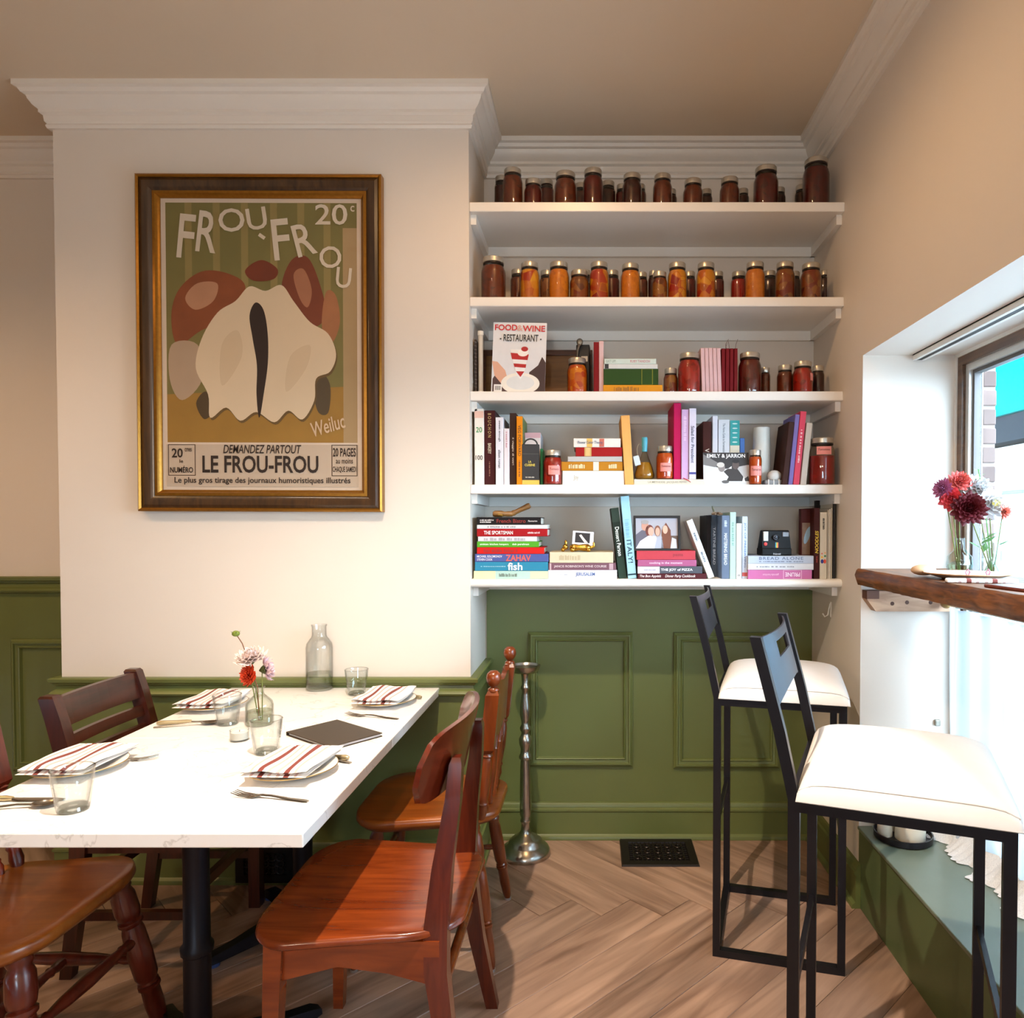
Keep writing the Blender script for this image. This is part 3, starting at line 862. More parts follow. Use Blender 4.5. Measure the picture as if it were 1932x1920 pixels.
# black tin and spoon behind the fruit jar
bt = thing('tall_box', 'narrow black box with white mark behind the orange fruit jar', 'box', (at(1087, 700, 2.80)[0], 2.80, zC), (0, 0, radians(-4)))
hb = at(1095, 650, 2.80)[2] - zC
part('body', rbox(0, 0.052, 0, 0.05, 0, hb, 0.003), mat('1b1715', 0.5), bt)
part('label', box(0.02, 0.045, -0.0006, 0.001, hb * 0.68, hb * 0.78), mat('d8d2c8', 0.6), bt)
sp_ = thing('metal_spoon', 'tarnished spoon standing upright behind the orange fruit jar', 'spoon', (at(1088, 700, 2.782)[0], 2.782, zC))
hs = at(1090, 645, 2.782)[2] - zC
part('handle', tube([(0, 0, 0.0), (0.0, 0, hs * 0.6), (0.004, 0, hs * 0.85), (0.012, 0, hs * 0.97)], [0.004, 0.003, 0.004, 0.005], 8), mat('8d8577', 0.35, metal=0.9), sp_, 40)
part('bowl', ball(0.013, (0.012, 0, hs), 12, 1, 0.4, 1.1), mat('8d8577', 0.35, metal=0.9), sp_, 60)
stand('dark red book standing left of the pale pink one', 'C', 1120, 1130, 645, '7d0d12', 2.70, group=G_UP)
stand('pale pink book leaning beside the lying green book', 'C', 1130, 1139, 643, 'd9b7b8', 2.70, group=G_UP)
stack('C', 2.69, [
    ('mustard yellow book at the bottom of the middle shelf stack', 1138, 1250, 15, 'dc9420', dict(texts=[('~', 'a56a10', 0.18, 0.6, 0.55)], d=0.2, group=G_ST)),
    ('thick dark green book with gilt square on its spine', 1139, 1242, 30, '2c4718', dict(bands=[(0.69, 0.9, '7c7c28'), (0.705, 0.885, '2c4718')], d=0.19, group=G_ST)),
    ('thin white book on top of the dark green book', 1139, 1241, 9, 'd6d8d6', dict(bands=[(0.02, 0.09, '3a3a3a')], d=0.18, group=G_ST)),
    ('pale mint book topmost on the middle shelf stack', 1140, 1238, 10, 'cfded6', dict(texts=[('EAT UP!', '9ab0a4', 0.04, 0.22, 0.5), ('RUBY TANDOH', 'c98a92', 0.5, 0.88, 0.5)], d=0.17, group=G_ST))])
for k in range(5):
    stand('thin pale pink book, %s from left in the pink set' % ORD[k], 'C', 1323 + 7.6 * k, 1330.2 + 7.6 * k, 656, 'd7b3b4', 2.70, 0.17, dx=-3, group='pale pink thin books on the middle shelf', pages='d7b3b4')
for k in range(4):
    bk = stand('thin dark red book, %s from left in the dark red set' % ORD[k], 'C', 1361.5 + 7.8 * k, 1368.4 + 7.8 * k, 657, '6d0c14', 2.70, 0.17, group='dark red thin books on the middle shelf', pages='4a0a10')
    if k in (1, 3):
        hB = at(1370, 657, 2.70)[2] - zC
        part('ribbon', tube([(0, 0.02, hB - 0.01), (-0.004 + 0.008 * (k == 3), 0.02, hB + 0.02), (0.006 + 0.004 * (k == 3), 0.015, hB + 0.038)], 0.0007, 5), mat('5a2418', 0.7), bk)
        if k == 1:
            part('ribbon', tube([(-0.006, 0.02, hB - 0.01), (-0.002, 0.02, hB + 0.015), (0.006, 0.018, hB + 0.03), (0.01, 0.018, hB)], 0.0007, 5), mat('5a2418', 0.7), bk)

# ---------------------------------------------------------------- fourth shelf
stand('white book with green and black numerals at the left end', 'D', 895, 913, 771, 'e6e1d8', 2.69, bands=[(0.03, 0.12, 'dcb4a4')], group=G_UP,
      texts=[('20', '2f8a4a', 0.24, 0.31, 0.65, dict(mode='h')), ('100', '2a2a2a', 0.61, 0.67, 0.75, dict(mode='h'))])
stand('tall dark maroon book with gold capital letters', 'D', 913.5, 934, 774, '3d0f10', 2.70, 0.22, group=G_UP, texts=[('BOUCHON', 'b99b62', 0.04, 0.36, 0.3, dict(spacing=1.5)), ('BAKERY', 'd8cbb2', 0.44, 0.58, 0.3), ('~', '8a5a48', 0.68, 0.88, 0.12)])
stand('pale lilac white book with black lower-case title', 'D', 935, 950, 787, 'dcdce6', 2.69, group=G_UP, texts=[('sweet enough', '20222c', 0.05, 0.36, 0.34), ('alison roman', '20222c', 0.48, 0.75, 0.34)])
stand('short white book with faint pink lettering and a red dot', 'D', 950.5, 961, 808, 'dcd6dc', 2.69, group=G_UP, texts=[('~', 'c08a98', 0.06, 0.34, 0.25)])
stand('dark brown book with white lower-case title', 'D', 961.5, 974, 779, '38231a', 2.70, group=G_UP, texts=[('il viaggio di vetri', 'ddd2c2', 0.34, 0.72, 0.32)])
stand('bright orange book with dark title', 'D', 974.5, 986, 785, 'dd8408', 2.685, cov='5e7038', group=G_UP, texts=[('VEG FORWARD', '4a2a08', 0.13, 0.58, 0.5), ('~', '8a4a08', 0.64, 0.88, 0.3)])
stand('white and pink book behind the black booklet', 'D', 990, 1020, 816, 'e6d8d4', 2.76, 0.15, cov='cfd8e4', bands=[(0, 0.1, 'd9a8ac')], group=G_UP)
p0 = at(985, 838, 2.69); p1 = at(1018, 838, 2.69)
lb = thing('booklet', 'black booklet shaped like a handbag with a yellow foot', 'booklet', (p0[0], 2.683, zD), (0, 0, radians(4)))
bw_, bh_ = p1[0] - p0[0], p0[2] - zD
part('body', rbox(0, bw_, 0, 0.03, 0, bh_, 0.002, 1), mat('1f1d1e', 0.5), lb)
part('yellow_band', box(0.0008, bw_ - 0.0008, -0.0005, 0.002, 0.002, bh_ * 0.12), mat('dcb44a', 0.5), lb)
part('handle', tube([(bw_ / 2 + bw_ * 0.38 * cos(t), 0.012, bh_ + bw_ * 0.35 * sin(t) - 0.002) for t in [pi * k / 12 for k in range(13)]], 0.003, 8), mat('2a2828', 0.5), lb, 50)
part('fold_line', box(0.001, bw_ - 0.001, -0.0004, 0.001, bh_ * 0.76, bh_ * 0.765), mat('6a6660', 0.5), lb)
lettering('LA', lb, mat('d8c04a', 0.5), (bw_ * 0.45, -0.0004, bh_ * 0.57), bw_ * 0.16, bh_ * 0.055, bold=0.02)
lettering('CUISINE', lb, mat('d8c04a', 0.5), (bw_ * 0.45, -0.0004, bh_ * 0.49), bw_ * 0.58, bh_ * 0.06, bold=0.02)
lettering('~', lb, mat('b8b0a4', 0.5), (bw_ * 0.45, -0.0004, bh_ * 0.19), bw_ * 0.5, bh_ * 0.03)
stand('slim green book right of the handbag-shaped booklet', 'D', 1019, 1024, 846, '2f7a4c', 2.72, 0.12, group=G_UP)
stack('D', 2.69, [
    ('thick white book at the bottom of the stack left of the yellow book', 1061, 1178, 27, 'e9e6df', dict(texts=[('Joy', 'a9a08c', 0.18, 0.26, 0.4)], group=G_ST)),
    ('golden brown book second in the stack left of the yellow book', 1059, 1175, 17, 'b87a18', dict(bands=[(0.52, 0.61, 'dcd8c8')], texts=[('~', 'e8d9a8', 0.12, 0.38, 0.5), ('~', 'e8d9a8', 0.77, 0.9, 0.5)], group=G_ST)),
    ('thin light grey book in the stack left of the yellow book', 1071, 1174, 10, 'b9b6b2', dict(group=G_ST)),
    ('red book with small gold square on its spine', 1086, 1174, 17, '9c1212', dict(bands=[(0.19, 0.34, 'c9a060'), (0.22, 0.31, 'dcb97c')], group=G_ST)),
    ('white flower book with coloured edge dots, topmost of its stack', 1082, 1171, 17, 'e4dfd6', dict(bands=[(0.28, 0.4, 'd9b060'), (0.55, 0.65, 'c26a5a')], texts=[('Flower Color Theory', '4a5a7a', 0.09, 0.62, 0.4)], group=G_ST))])
bnd = [(0.0, 1.0, 'e4dfd6')]
stand('tall plain apricot yellow book leaning left', 'D', 1175, 1192, 783, 'e3a85e', 2.685, 0.2, dx=-8, group=G_UP)
zT = stack('D', 2.687, [('thin cream book lying flat under the oil bottle', 1196, 1329, 11, 'd9d2c0', dict(texts=[('LA MÉTHODE  JACQUES PÉPIN', '9a917c', 0.2, 0.74, 0.5)], d=0.21, group=G_ST))])
rb = single('ribbon_bookmark', tube([(0, 0, 0.006), (0.006, -0.003, 0.003), (0.02, -0.003, -0.004), (0.028, -0.004, -0.01)], [0.0015, 0.0018, 0.0018, 0.001], 6), mat('b8242c', 0.6), 'red ribbon hanging from the thin cream book', 'ribbon', (at(1289, 903, 2.683)[0], 2.683, zT - 0.002))
# oil bottle
ob = thing('oil_bottle', 'small flask of golden oil with blue wax neck', 'bottle', (at(1216, 870, 2.735)[0], 2.735, zT))
hO = at(1220, 825, 2.735)[2] - zT
part('glass', lathe([(0, 0), (0.03, 0.0), (0.037, 0.008), (0.038, 0.02), (0.03, 0.05), (0.016, 0.085), (0.009, 0.105), (0.0085, hO - 0.01)], 20), glass('eef0e6', 1.45, 0.03), ob, 50)
part('oil', lathe([(0, 0.003), (0.028, 0.003), (0.0345, 0.009), (0.0355, 0.02), (0.029, 0.046), (0.021, 0.066), (0, 0.066)], 20), mat('a8701a', 0.25), ob, 50)
part('wax_neck', lathe([(0.0105, hO - 0.055), (0.011, hO - 0.03), (0.0115, hO - 0.004), (0.010, hO), (0, hO)], 16), mat('4aa0b4', 0.4), ob, 50)
part('string', tube([(-0.010, -0.004, hO - 0.04), (-0.022, -0.010, hO - 0.025), (-0.03, -0.012, hO - 0.045), (-0.026, -0.018, hO - 0.075)], 0.0007, 5), mat('b8a888', 0.8), ob)
part('paper_tag', xf(box(-0.011, 0.011, -0.0005, 0.0005, -0.018, 0.018), Matrix.Translation((-0.03, -0.022, hO - 0.09)) @ Matrix.Rotation(radians(-14), 4, 'Y')), mat('c9d4da', 0.7, vary=0.25, scale=400), ob)
jar('D', 1238, 1271, 842, C_ORED, 2.72, zb=zT, label='orange-red jar with pink label beside the magenta book', lab=(0.05, 0.36, 0.046, 0.032, 'Tomatoes', ''), fill=0.86)
stand('tall magenta book standing on the thin cream book', 'D', 1271, 1285, 760, 'b80d4e', 2.70, 0.21, zb=zT, group=G_UP)
stand('lilac book beside the tall magenta book', 'D', 1285.5, 1299.5, 772, 'c9a6cc', 2.695, 0.18, zb=zT, group=G_UP, texts=[('~', 'd9bcd8', 0.1, 0.45, 0.4)])
stand('pale lilac book with dark blue title beside the lilac one', 'D', 1300, 1313.5, 770, 'd4cddc', 2.69, 0.18, zb=zT, group=G_UP, texts=[('Salad for President', '27304a', 0.25, 0.77, 0.45)], bands=[(0.9, 0.93, '4a4a8a')])
stand('dark brown book behind the black and white card', 'D', 1326, 1342, 795, '40180f', 2.76, 0.2, group=G_UP, texts=[('VIA', 'd9c9b8', 0.42, 0.56, 0.5)])
stand('slim white book right of the dark brown one', 'D', 1344, 1354, 784, 'd9d8de', 2.76, 0.16, group=G_UP)
stand('wide white book with grey title behind the card', 'D', 1355, 1376.5, 791, 'd5d8dc', 2.76, 0.18, group=G_UP, texts=[('The Noma Guide to Fermentation', '6a7078', 0.06, 0.5, 0.22)])
stand('cream book with dotted turquoise top', 'D', 1377, 1395.5, 793, 'ddd5c0', 2.76, 0.18, bands=[(0.0, 0.38, '3f9f9c')], group=G_UP, texts=[('. . . . .', 'c9e0da', 0.04, 0.34, 0.55)])
stand('short blue book beside the turquoise topped one', 'D', 1396, 1405, 826, '4a70b0', 2.765, 0.12, group=G_UP)
vs = single('white_cylinder_vase', lathe([(0, 0), (0.034, 0), (0.036, 0.004), (0.033, 0.19), (0.032, at(1436, 807, 2.80)[2] - zD), (0.029, at(1436, 807, 2.80)[2] - zD), (0.029, 0.02), (0, 0.02)], 28), mat('e4e4dc', 0.45), 'tall plain white cylinder vase right of the blue book', 'vase', (at(1437, 860, 2.80)[0], 2.80, zD), smooth=40)
# black and white card
p0, p1 = at(1327, 853, 2.70), at(1413, 853, 2.70)
cdw, cdh = p1[0] - p0[0], p0[2] - zD
cdt = thing('photo_card', 'black and white photo card of two people with white title', 'card', (p0[0], 2.692, zD), (radians(-6), 0, 0))
part('card', box(0, cdw, 0, 0.0015, 0, cdh), mat('d4d2d0', 0.5), cdt)
def cf(pts, c, k): return flat([(x * cdw, z * cdh) for x, z in pts], cdt, mat(c, 0.5), -0.0002 - 0.0002 * k, 'photo_print')
cf([(0.0, 0.62), (0, 1), (1, 1), (1, 0.62), (0.5, 0.5)], '2e2a2a', 0)
cf([(0.0, 0.95), (0.4, 0.62), (0.25, 0.55), (0.0, 0.62)], '7a7674', 1)
cf([(0.4, 0.12), (0.45, 0.42), (0.6, 0.56), (0.8, 0.5), (0.98, 0.3), (1, 0.12)], '332b28', 1)
cf([(0.72, 0.55), (0.98, 0.62), (1, 0.3), (0.9, 0.2)], 'b9b6b4', 2)
cf([(0.08, 0.14), (0.12, 0.4), (0.3, 0.52), (0.45, 0.4), (0.55, 0.25), (0.5, 0.13)], 'ece9e6', 2)
cf(ellipse(0.40, 0.53, 0.075, 0.13), '8e8480', 3); cf(ellipse(0.38, 0.62, 0.085, 0.08), 'cfc8c0', 4)
cf(ellipse(0.71, 0.62, 0.075, 0.14), '5a4a44', 3); cf(ellipse(0.71, 0.73, 0.08, 0.06), '1c1818', 4)
cf([(0.54, 0.5), (0.62, 0.58), (0.62, 0.5)], 'f0eeec', 4)
cf(ellipse(0.48, 0.1, 0.08, 0.05), '5a5654', 4); cf([(0.84, 0.08), (0.92, 0.08), (0.88, 0.28)], 'e8e6e4', 4)
lettering('EMILY & JARRON', cdt, mat('f2f0ee', 0.5), (cdw * 0.5, -0.0014, cdh * 0.88), cdw * 0.84, cdh * 0.15, bold=0.02)
# folded cloth
cl = thing('knit_hat', 'small folded white and grey striped cloth beside the orange jar', 'cloth', (at(1457, 895, 2.73)[0], 2.73, zD))
part('band', rbox(-0.035, 0.035, -0.025, 0.03, 0, 0.022, 0.009, 3), mat('8f9294', 0.9, vary=0.3, scale=120), cl, 60)
for x in (-0.02, 0.0, 0.02): part('stripe', rbox(x - 0.0025, x + 0.0025, -0.0258, 0.03, 0.001, 0.0228, 0.002), mat('e6e4e0', 0.9), cl)
part('crown', move(ball(0.024, (0, 0, 0), 16, 1.15, 0.9, 0.95), 0.008, 0, 0.036), mat('d6d3ce', 0.95, bump=0.5, scale=90), cl, 70)
# leaning group at the right
bk = stand('brown and white picture book leaning with its cover showing', 'D', 1482, 1492.5, 795, '3a1c14', 2.69, 0.16, dx=13, group=G_UP)
stand('slim purple book leaning right', 'D', 1494, 1502.5, 781, '7a6fae', 2.69, 0.17, dx=13, group=G_UP)
stand('coral pink book with pale title leaning right', 'D', 1503.5, 1515, 775, 'd64a62', 2.688, 0.17, dx=13.5, group=G_UP, texts=[('~', 'efc0c4', 0.25, 0.7, 0.3)])
stand('pale grey book leaning right against the wall side', 'D', 1516, 1527.5, 797, 'cfc9c0', 2.69, 0.17, dx=11.5, group=G_UP)

# ---------------------------------------------------------------- lowest shelf
YE = 2.682
z1 = stack('E', YE, [
    ('pale yellow and teal book at the bottom of the left stack', 894, 1034, 15.5, 'a9c6bc', dict(bands=[(0, 0.29, 'e2dba4'), (0.76, 1, 'c9c8a8')], texts=[('~', '6a7a70', 0.34, 0.58, 0.4)], group=G_ST)),
    ('teal blue book with large white lower-case title', 896, 1034, 17, '2c7e9c', dict(texts=[('fish', 'f0f2f2', 0.45, 0.65, 0.85, dict(bold=0.02)), ('~', '9cc4d0', 0.08, 0.42, 0.08)], group=G_ST)),
    ('blue-violet book with coral title', 896, 1035, 15, '4a5690', dict(texts=[('ZAHAV', 'd65a4a', 0.42, 0.76, 0.8, dict(bold=0.02)), ('MICHAEL SOLOMONOV', 'e6e2ea', 0.03, 0.37, 0.28, dict(off=0.2)), ('STEVEN COOK', 'e6e2ea', 0.03, 0.24, 0.28, dict(off=-0.2))], group=G_ST)),
    ('bright red book in the left stack', 900, 1027, 12.5, 'c41a14', dict(texts=[('~', '98100c', 0.1, 0.6, 0.5)], group=G_ST)),
    ('grass green book with white title', 900, 1017, 11, '4e9a24', dict(texts=[('smitten kitchen keepers', 'f0f4e8', 0.05, 0.51, 0.42), ('deb perelman', 'f0f4e8', 0.57, 0.84, 0.42)], group=G_ST)),
    ('white paperback between the green and red books', 902, 1013, 9.5, 'd0cdd2', dict(texts=[('~', 'a4a2a8', 0.1, 0.8, 0.6)], d=0.16, group=G_ST)),
    ('dark red book with white capital title in the left stack', 900, 1033, 14.5, '9a0e16', dict(texts=[('THE SPORTSMAN', 'f2ecea', 0.1, 0.51, 0.48, dict(bold=0.015)), ('~', 'e0b8b8', 0.72, 0.89, 0.25)], group=G_ST)),
    ('thin white book under the black one', 900, 1033, 7.5, 'd4d2d6', dict(texts=[('~', '9a989c', 0.15, 0.55, 0.45)], group=G_ST)),
    ('black book with dark red title, topmost of the left stack', 900, 1021, 14.5, '141012', dict(texts=[('French Bistro', '8a2018', 0.31, 0.76, 0.5), ('Flammarion', 'e6e0e0', 0.8, 0.94, 0.22), ('~', 'd8d2d2', 0.05, 0.26, 0.18, dict(off=0.12)), ('~', 'd8d2d2', 0.05, 0.22, 0.18, dict(off=-0.14))], group=G_ST))])
# wooden hand tool on the stack
wt = thing('wooden_nutcracker', 'turned wooden nutcracker lying on the black book', 'nutcracker', (at(930, 975, 2.73)[0], 2.73, z1))
WT = wood('a5743c', '6e4318', 0.45, 0, (12, 60, 60))
part('head', turned((0.0, 0, 0.013), (0.075, 0, 0.012), [(0.008, 0), (0.0125, 0.1), (0.0125, 0.45), (0.009, 0.6), (0.011, 0.8), (0.010, 1.0)], 14), WT, wt, 40)
part('handle', turned((0.070, 0, 0.012), (0.142, 0, 0.046), [(0.009, 0), (0.011, 0.12), (0.009, 0.25), (0.0095, 0.5), (0.0115, 0.9), (0.009, 1.0)], 14), WT, wt, 40)
part('screw', turned((0.022, -0.012, 0.010), (0.04, -0.016, 0.006), [(0.005, 0), (0.005, 1)], 10), mat('c9a050', 0.3, metal=0.8), wt, 40)
z2 = stack('E', YE, [
    ('white book with blue capital title', 1034, 1164, 17, 'dcdde2', dict(texts=[('JERUSALEM', '3a5f9c', 0.4, 0.68, 0.5, dict(bold=0.015)), ('OTTOLENGHI   TAMIMI', 'a0a6b4', 0.07, 0.28, 0.14)], group=G_ST)),
    ('mauve wine book on the white book', 1035, 1162, 13.5, '74505c', dict(texts=[("JANCIS ROBINSON'S WINE COURSE", 'd9c9cc', 0.08, 0.86, 0.42)], bands=[(0.02, 0.04, 'c0a8ac'), (0.9, 0.96, 'b498a0')], group=G_ST)),
    ('thick cream book under the gold dog figure', 1037, 1157, 20.5, 'cfc3a6', dict(texts=[('~', 'b8a888', 0.15, 0.48, 0.45)], group=G_ST))])
# gold balloon dog with instant photo
gd = thing('gold_dog_figurine', 'shiny gold dog figurine lying on the cream book', 'figurine', (at(1090, 1041, 2.71)[0], 2.71, z2))
GOLD = mat('c9993e', 0.2, metal=1.0, vary=0.1)
part('body', turned((-0.03, 0, 0.016), (0.05, 0, 0.016), [(0.008, 0), (0.014, 0.12), (0.0145, 0.25), (0.011, 0.45), (0.0145, 0.7), (0.014, 0.88), (0.007, 1)], 14), GOLD, gd, 60)
part('head', join(ball(0.011, (-0.047, 0, 0.018), 12), ball(0.008, (-0.056, 0, 0.008), 12), ball(0.008, (-0.045, 0, 0.032), 12, 0.7, 0.7, 1.7)), GOLD, gd, 60)
for x, y in ((-0.02, -0.014), (0.04, -0.014), (-0.02, 0.014), (0.04, 0.014)): part('leg', ball(0.008, (x, y, 0.008), 12, 1.2, 1, 1), GOLD, gd, 60)
part('tail', tube([(0.05, 0, 0.016), (0.062, 0, 0.022), (0.06, 0, 0.036)], [0.006, 0.006, 0.003], 8), GOLD, gd, 60)
ip = thing('instant_photo', 'small white bordered instant photo propped on the gold dog', 'photograph', (at(1099, 1027, 2.708)[0], 2.708, z2 + 0.022), (radians(-8), radians(4), 0))
part('paper', box(-0.04, 0.04, 0, 0.001, 0, 0.056), mat('dcdce2', 0.5), ip)
flat([(-0.03, 0.012), (0.026, 0.012), (0.026, 0.05), (-0.03, 0.05)], ip, mat('17151a', 0.4), -0.0003, 'picture')
flat([(-0.016, 0.04), (-0.008, 0.044), (0.004, 0.03), (0.02, 0.013), (0.006, 0.013)], ip, mat('d4c8c0', 0.5), -0.0005, 'picture')
stand('dark floral book leaning with white title', 'E', 1159.5, 1175, 957, '1f2a22', 2.70, 0.17, dx=-16, group=G_UP, bands=[(0.0, 0.2, '2c3a30'), (0.7, 1.0, '27382c')], texts=[('Dessert Person', 'e4ebe4', 0.27, 0.68, 0.5)])
stand('light blue book with dark capital title leaning left', 'E', 1177.5, 1194, 935, '9cc8dc', 2.69, 0.18, dx=-15, group=G_UP, texts=[('ITALY!', '1f3a4a', 0.53, 0.81, 0.55), ('~', '7fb0c6', 0.28, 0.5, 0.5)], bands=[(0.94, 0.96, '2a4048')])
stack('E', YE, [
    ('maroon cookbook with cream italic title at the bottom', 1203, 1333, 10.5, '4c1a20', dict(texts=[('The Bon Appétit', 'e0d6d0', 0.03, 0.34, 0.6, dict(shear=0.2)), ('Dinner Party Cookbook', 'e0d6d0', 0.4, 0.84, 0.65, dict(shear=0.25))], group=G_ST)),
    ('white and grey pizza book in the third stack', 1203, 1325, 13.5, '50525a', dict(bands=[(0, 0.34, 'd6d4da')], texts=[('THE JOY of PIZZA', 'eef0f2', 0.36, 0.85, 0.45, dict(bold=0.02)), ('DAN RICHER', '6a6c90', 0.1, 0.28, 0.2)], group=G_ST)),
    ('mauve pink book in the third stack', 1203, 1314, 12.5, 'a85a80', dict(texts=[('cooking in the moment', 'ead4e0', 0.2, 0.76, 0.4)], group=G_ST)),
    ('coral red book under the framed photo', 1201, 1312, 17, 'b8404a', dict(texts=[('pasta', '8a2430', 0.62, 0.79, 0.4)], group=G_ST))])
zF = SH['E'] + (10.5 + 13.5 + 12.5 + 17) * YE / F
# framed photograph of four people
p0, p1 = at(1195, 972, 2.72), at(1283, 972, 2.72)
fw, fh = p1[0] - p0[0], p0[2] - zF
pf = thing('framed_photograph', 'black framed colour photograph of four smiling people', 'picture frame', (p0[0], 2.70, zF), (radians(-7), 0, 0))
ring = [(0, 0), (0, 0.012), (0.008, 0.012), (0.009, 0.006), (0.009, 0)]
part('frame', wallframe(0, fw, 0, fh, 0.012, ring), mat('141214', 0.35), pf)
part('photo', box(0.008, fw - 0.008, 0.007, 0.012, 0.008, fh - 0.008), mat('a9a6ae', 0.4), pf)
def pfl(pts, c, k): return flat([(0.009 + x * (fw - 0.018), 0.009 + z * (fh - 0.018)) for x, z in pts], pf, mat(c, 0.5), 0.0066 - 0.0003 * k, 'photo_print')
pfl([(0.62, 0), (1, 0), (1, 0.42), (0.62, 0.42)], '5a4436', 0)
pfl([(0, 0), (0, 0.45), (0.14, 0.6), (0.36, 0.6), (0.42, 0.3), (0.4, 0)], '5e5a66', 1)
pfl(ellipse(0.22, 0.74, 0.085, 0.16), 'c08c78', 2); pfl(ellipse(0.22, 0.87, 0.09, 0.07), '9a9490', 3)
pfl([(0, 0), (0.1, 0.24), (0.3, 0.42), (0.48, 0.4), (0.58, 0), ], 'd8d4da', 3)
pfl(ellipse(0.33, 0.58, 0.10, 0.2), '6a2c20', 2); pfl(ellipse(0.36, 0.56, 0.07, 0.15), 'd2a08c', 4)
pfl([(0.44, 0), (0.5, 0.35), (0.62, 0.4), (0.66, 0)], 'a9acb8', 4)
pfl(ellipse(0.52, 0.58, 0.075, 0.18), '7a4a34', 3); pfl(ellipse(0.52, 0.55, 0.055, 0.14), 'd0a08a', 5)
pfl([(0.6, 0), (0.62, 0.6), (0.72, 0.85), (0.83, 0.6), (0.85, 0)], '6e3a22', 4); pfl(ellipse(0.70, 0.62, 0.06, 0.14), 'd8a890', 5)
pfl([(0.82, 0), (0.86, 0.36), (0.96, 0.3), (0.98, 0)], 'c2c0c4', 5)
stand('white book leaning steeply right of the framed photo', 'E', 1313, 1326, 973, 'e2e2de', 2.685, 0.10, dx=-46, group=G_UP, texts=[('~', '5a6a7a', 0.22, 0.36, 0.35), ('~', '5a6a7a', 0.55, 0.72, 0.35)])
stand('black book in shade left of the slate grey book', 'E', 1333, 1341.5, 972, '241f20', 2.80, 0.18, group=G_UP)
stand('slate grey book with pale capital title', 'E', 1342, 1353, 971, '4d5866', 2.79, 0.18, group=G_UP, texts=[('TARTINE BREAD', 'c9d2dc', 0.2, 0.8, 0.4)])
stand('narrow black book between two grey books', 'E', 1353.5, 1357, 972, '1a1618', 2.79, 0.18, group=G_UP)
stand('blue-grey book with white bread title', 'E', 1361.5, 1376.5, 972, '66748a', 2.69, 0.18, group=G_UP, texts=[('MASTERING BREAD', 'e6ecf2', 0.28, 0.78, 0.4), ('~', 'c9d4e0', 0.08, 0.18, 0.35)])
stand('pale mint green book', 'E', 1377, 1388.5, 966, 'b4d2c6', 2.69, 0.18, group=G_UP, texts=[('~', '8fb4a6', 0.15, 0.5, 0.4)])
stand('short cream white book beside the mint one', 'E', 1389, 1399.5, 987, 'e2ded8', 2.69, 0.16, group=G_UP, texts=[('o', '3a3a3a', 0.92, 0.95, 0.4, dict(mode='h'))])
stand('white preserving book with blue title and red foot', 'E', 1400, 1410.5, 974, 'c9d3e4', 2.70, 0.18, group=G_UP, bands=[(0.9, 0.96, 'c25a58')], texts=[('JOY OF PRESERVING', '6a86b8', 0.1, 0.82, 0.45)])
zG = stack('E', YE, [
    ('pink book with upside-down title at the bottom of the camera stack', 1411, 1532, 17.5, 'c06a9a', dict(bands=[(0.55, 0.84, 'e0b0cc'), (0.56, 0.83, 'c06a9a')], texts=[('PRUNE', 'eed6e4', 0.58, 0.81, 0.45, dict(mode='r', bold=0.02)), ('gabrielle hamilton', 'e4b8d0', 0.23, 0.48, 0.28, dict(mode='r'))], group=G_ST)),
    ('white book in the middle of the camera stack', 1411, 1535, 12, 'd4d4d8', dict(texts=[('~', '8a8c94', 0.13, 0.7, 0.2)], group=G_ST)),
    ('pale silver bread book under the instant camera', 1411, 1535, 14.5, 'b8c0d0', dict(texts=[('BREAD ALONE', '5a6480', 0.17, 0.84, 0.4, dict(off=0.18, spacing=1.2)), ('~', '7a8094', 0.17, 0.84, 0.14, dict(off=-0.25))], group=G_ST))])
# dried flower on the books
df = thing('dried_flower', 'small dried beige flower lying on the grey books', 'flower', (at(1353, 972, 2.74)[0], 2.74, at(1353, 973, 2.70)[2]))
for k in range(9):
    t = 2 * pi * k / 9
    part('petal', xf(ball(0.008, (0, 0, 0), 8, 1.4, 0.3, 0.6), Matrix.Translation((0.012 * cos(t), 0.008 * sin(t), 0.008 + 0.003 * (k % 2))) @ Matrix.Rotation(t, 4, 'Z')), mat('8a7058', 0.9), df, 60)
part('leaf', xf(ball(0.012, (0, 0, 0), 8, 0.3, 0.2, 1.5), Matrix.Translation((-0.014, 0, 0.022)) @ Matrix.Rotation(radians(-20), 4, 'Y')), mat('6a6650', 0.9), df, 60)
# instant camera
ic = thing('instant_camera', 'black instant camera with rainbow stripe on the bread book', 'camera', (at(1464, 1045, 2.70)[0], 2.70, zG), (0, 0, radians(3)))
cw = 57 * 2.70 / F; ch = at(1464, 1000, 2.70)[2] - zG
KB = mat('0c0b0c', 0.5, spec=0.2)
part('base', rbox(-cw / 2, cw / 2, -0.012, 0.06, 0, ch * 0.30, 0.004), KB, ic)
part('body', loft([[(-cw * 0.48, -0.008, ch * 0.3), (cw * 0.48, -0.008, ch * 0.3), (cw * 0.48, 0.055, ch * 0.3), (-cw * 0.48, 0.055, ch * 0.3)], [(-cw * 0.46, 0.0, ch * 0.96), (cw * 0.44, 0.0, ch * 0.96), (cw * 0.44, 0.03, ch * 0.96), (-cw * 0.46, 0.03, ch * 0.96)], [(-cw * 0.44, 0.003, ch), (cw * 0.42, 0.003, ch), (cw * 0.42, 0.028, ch), (-cw * 0.44, 0.028, ch)]]), KB, ic)
part('flash', rbox(-cw * 0.44, -cw * 0.28, -0.008, 0.002, ch * 0.58, ch * 0.95, 0.001), mat('c9c6c0', 0.3), ic)
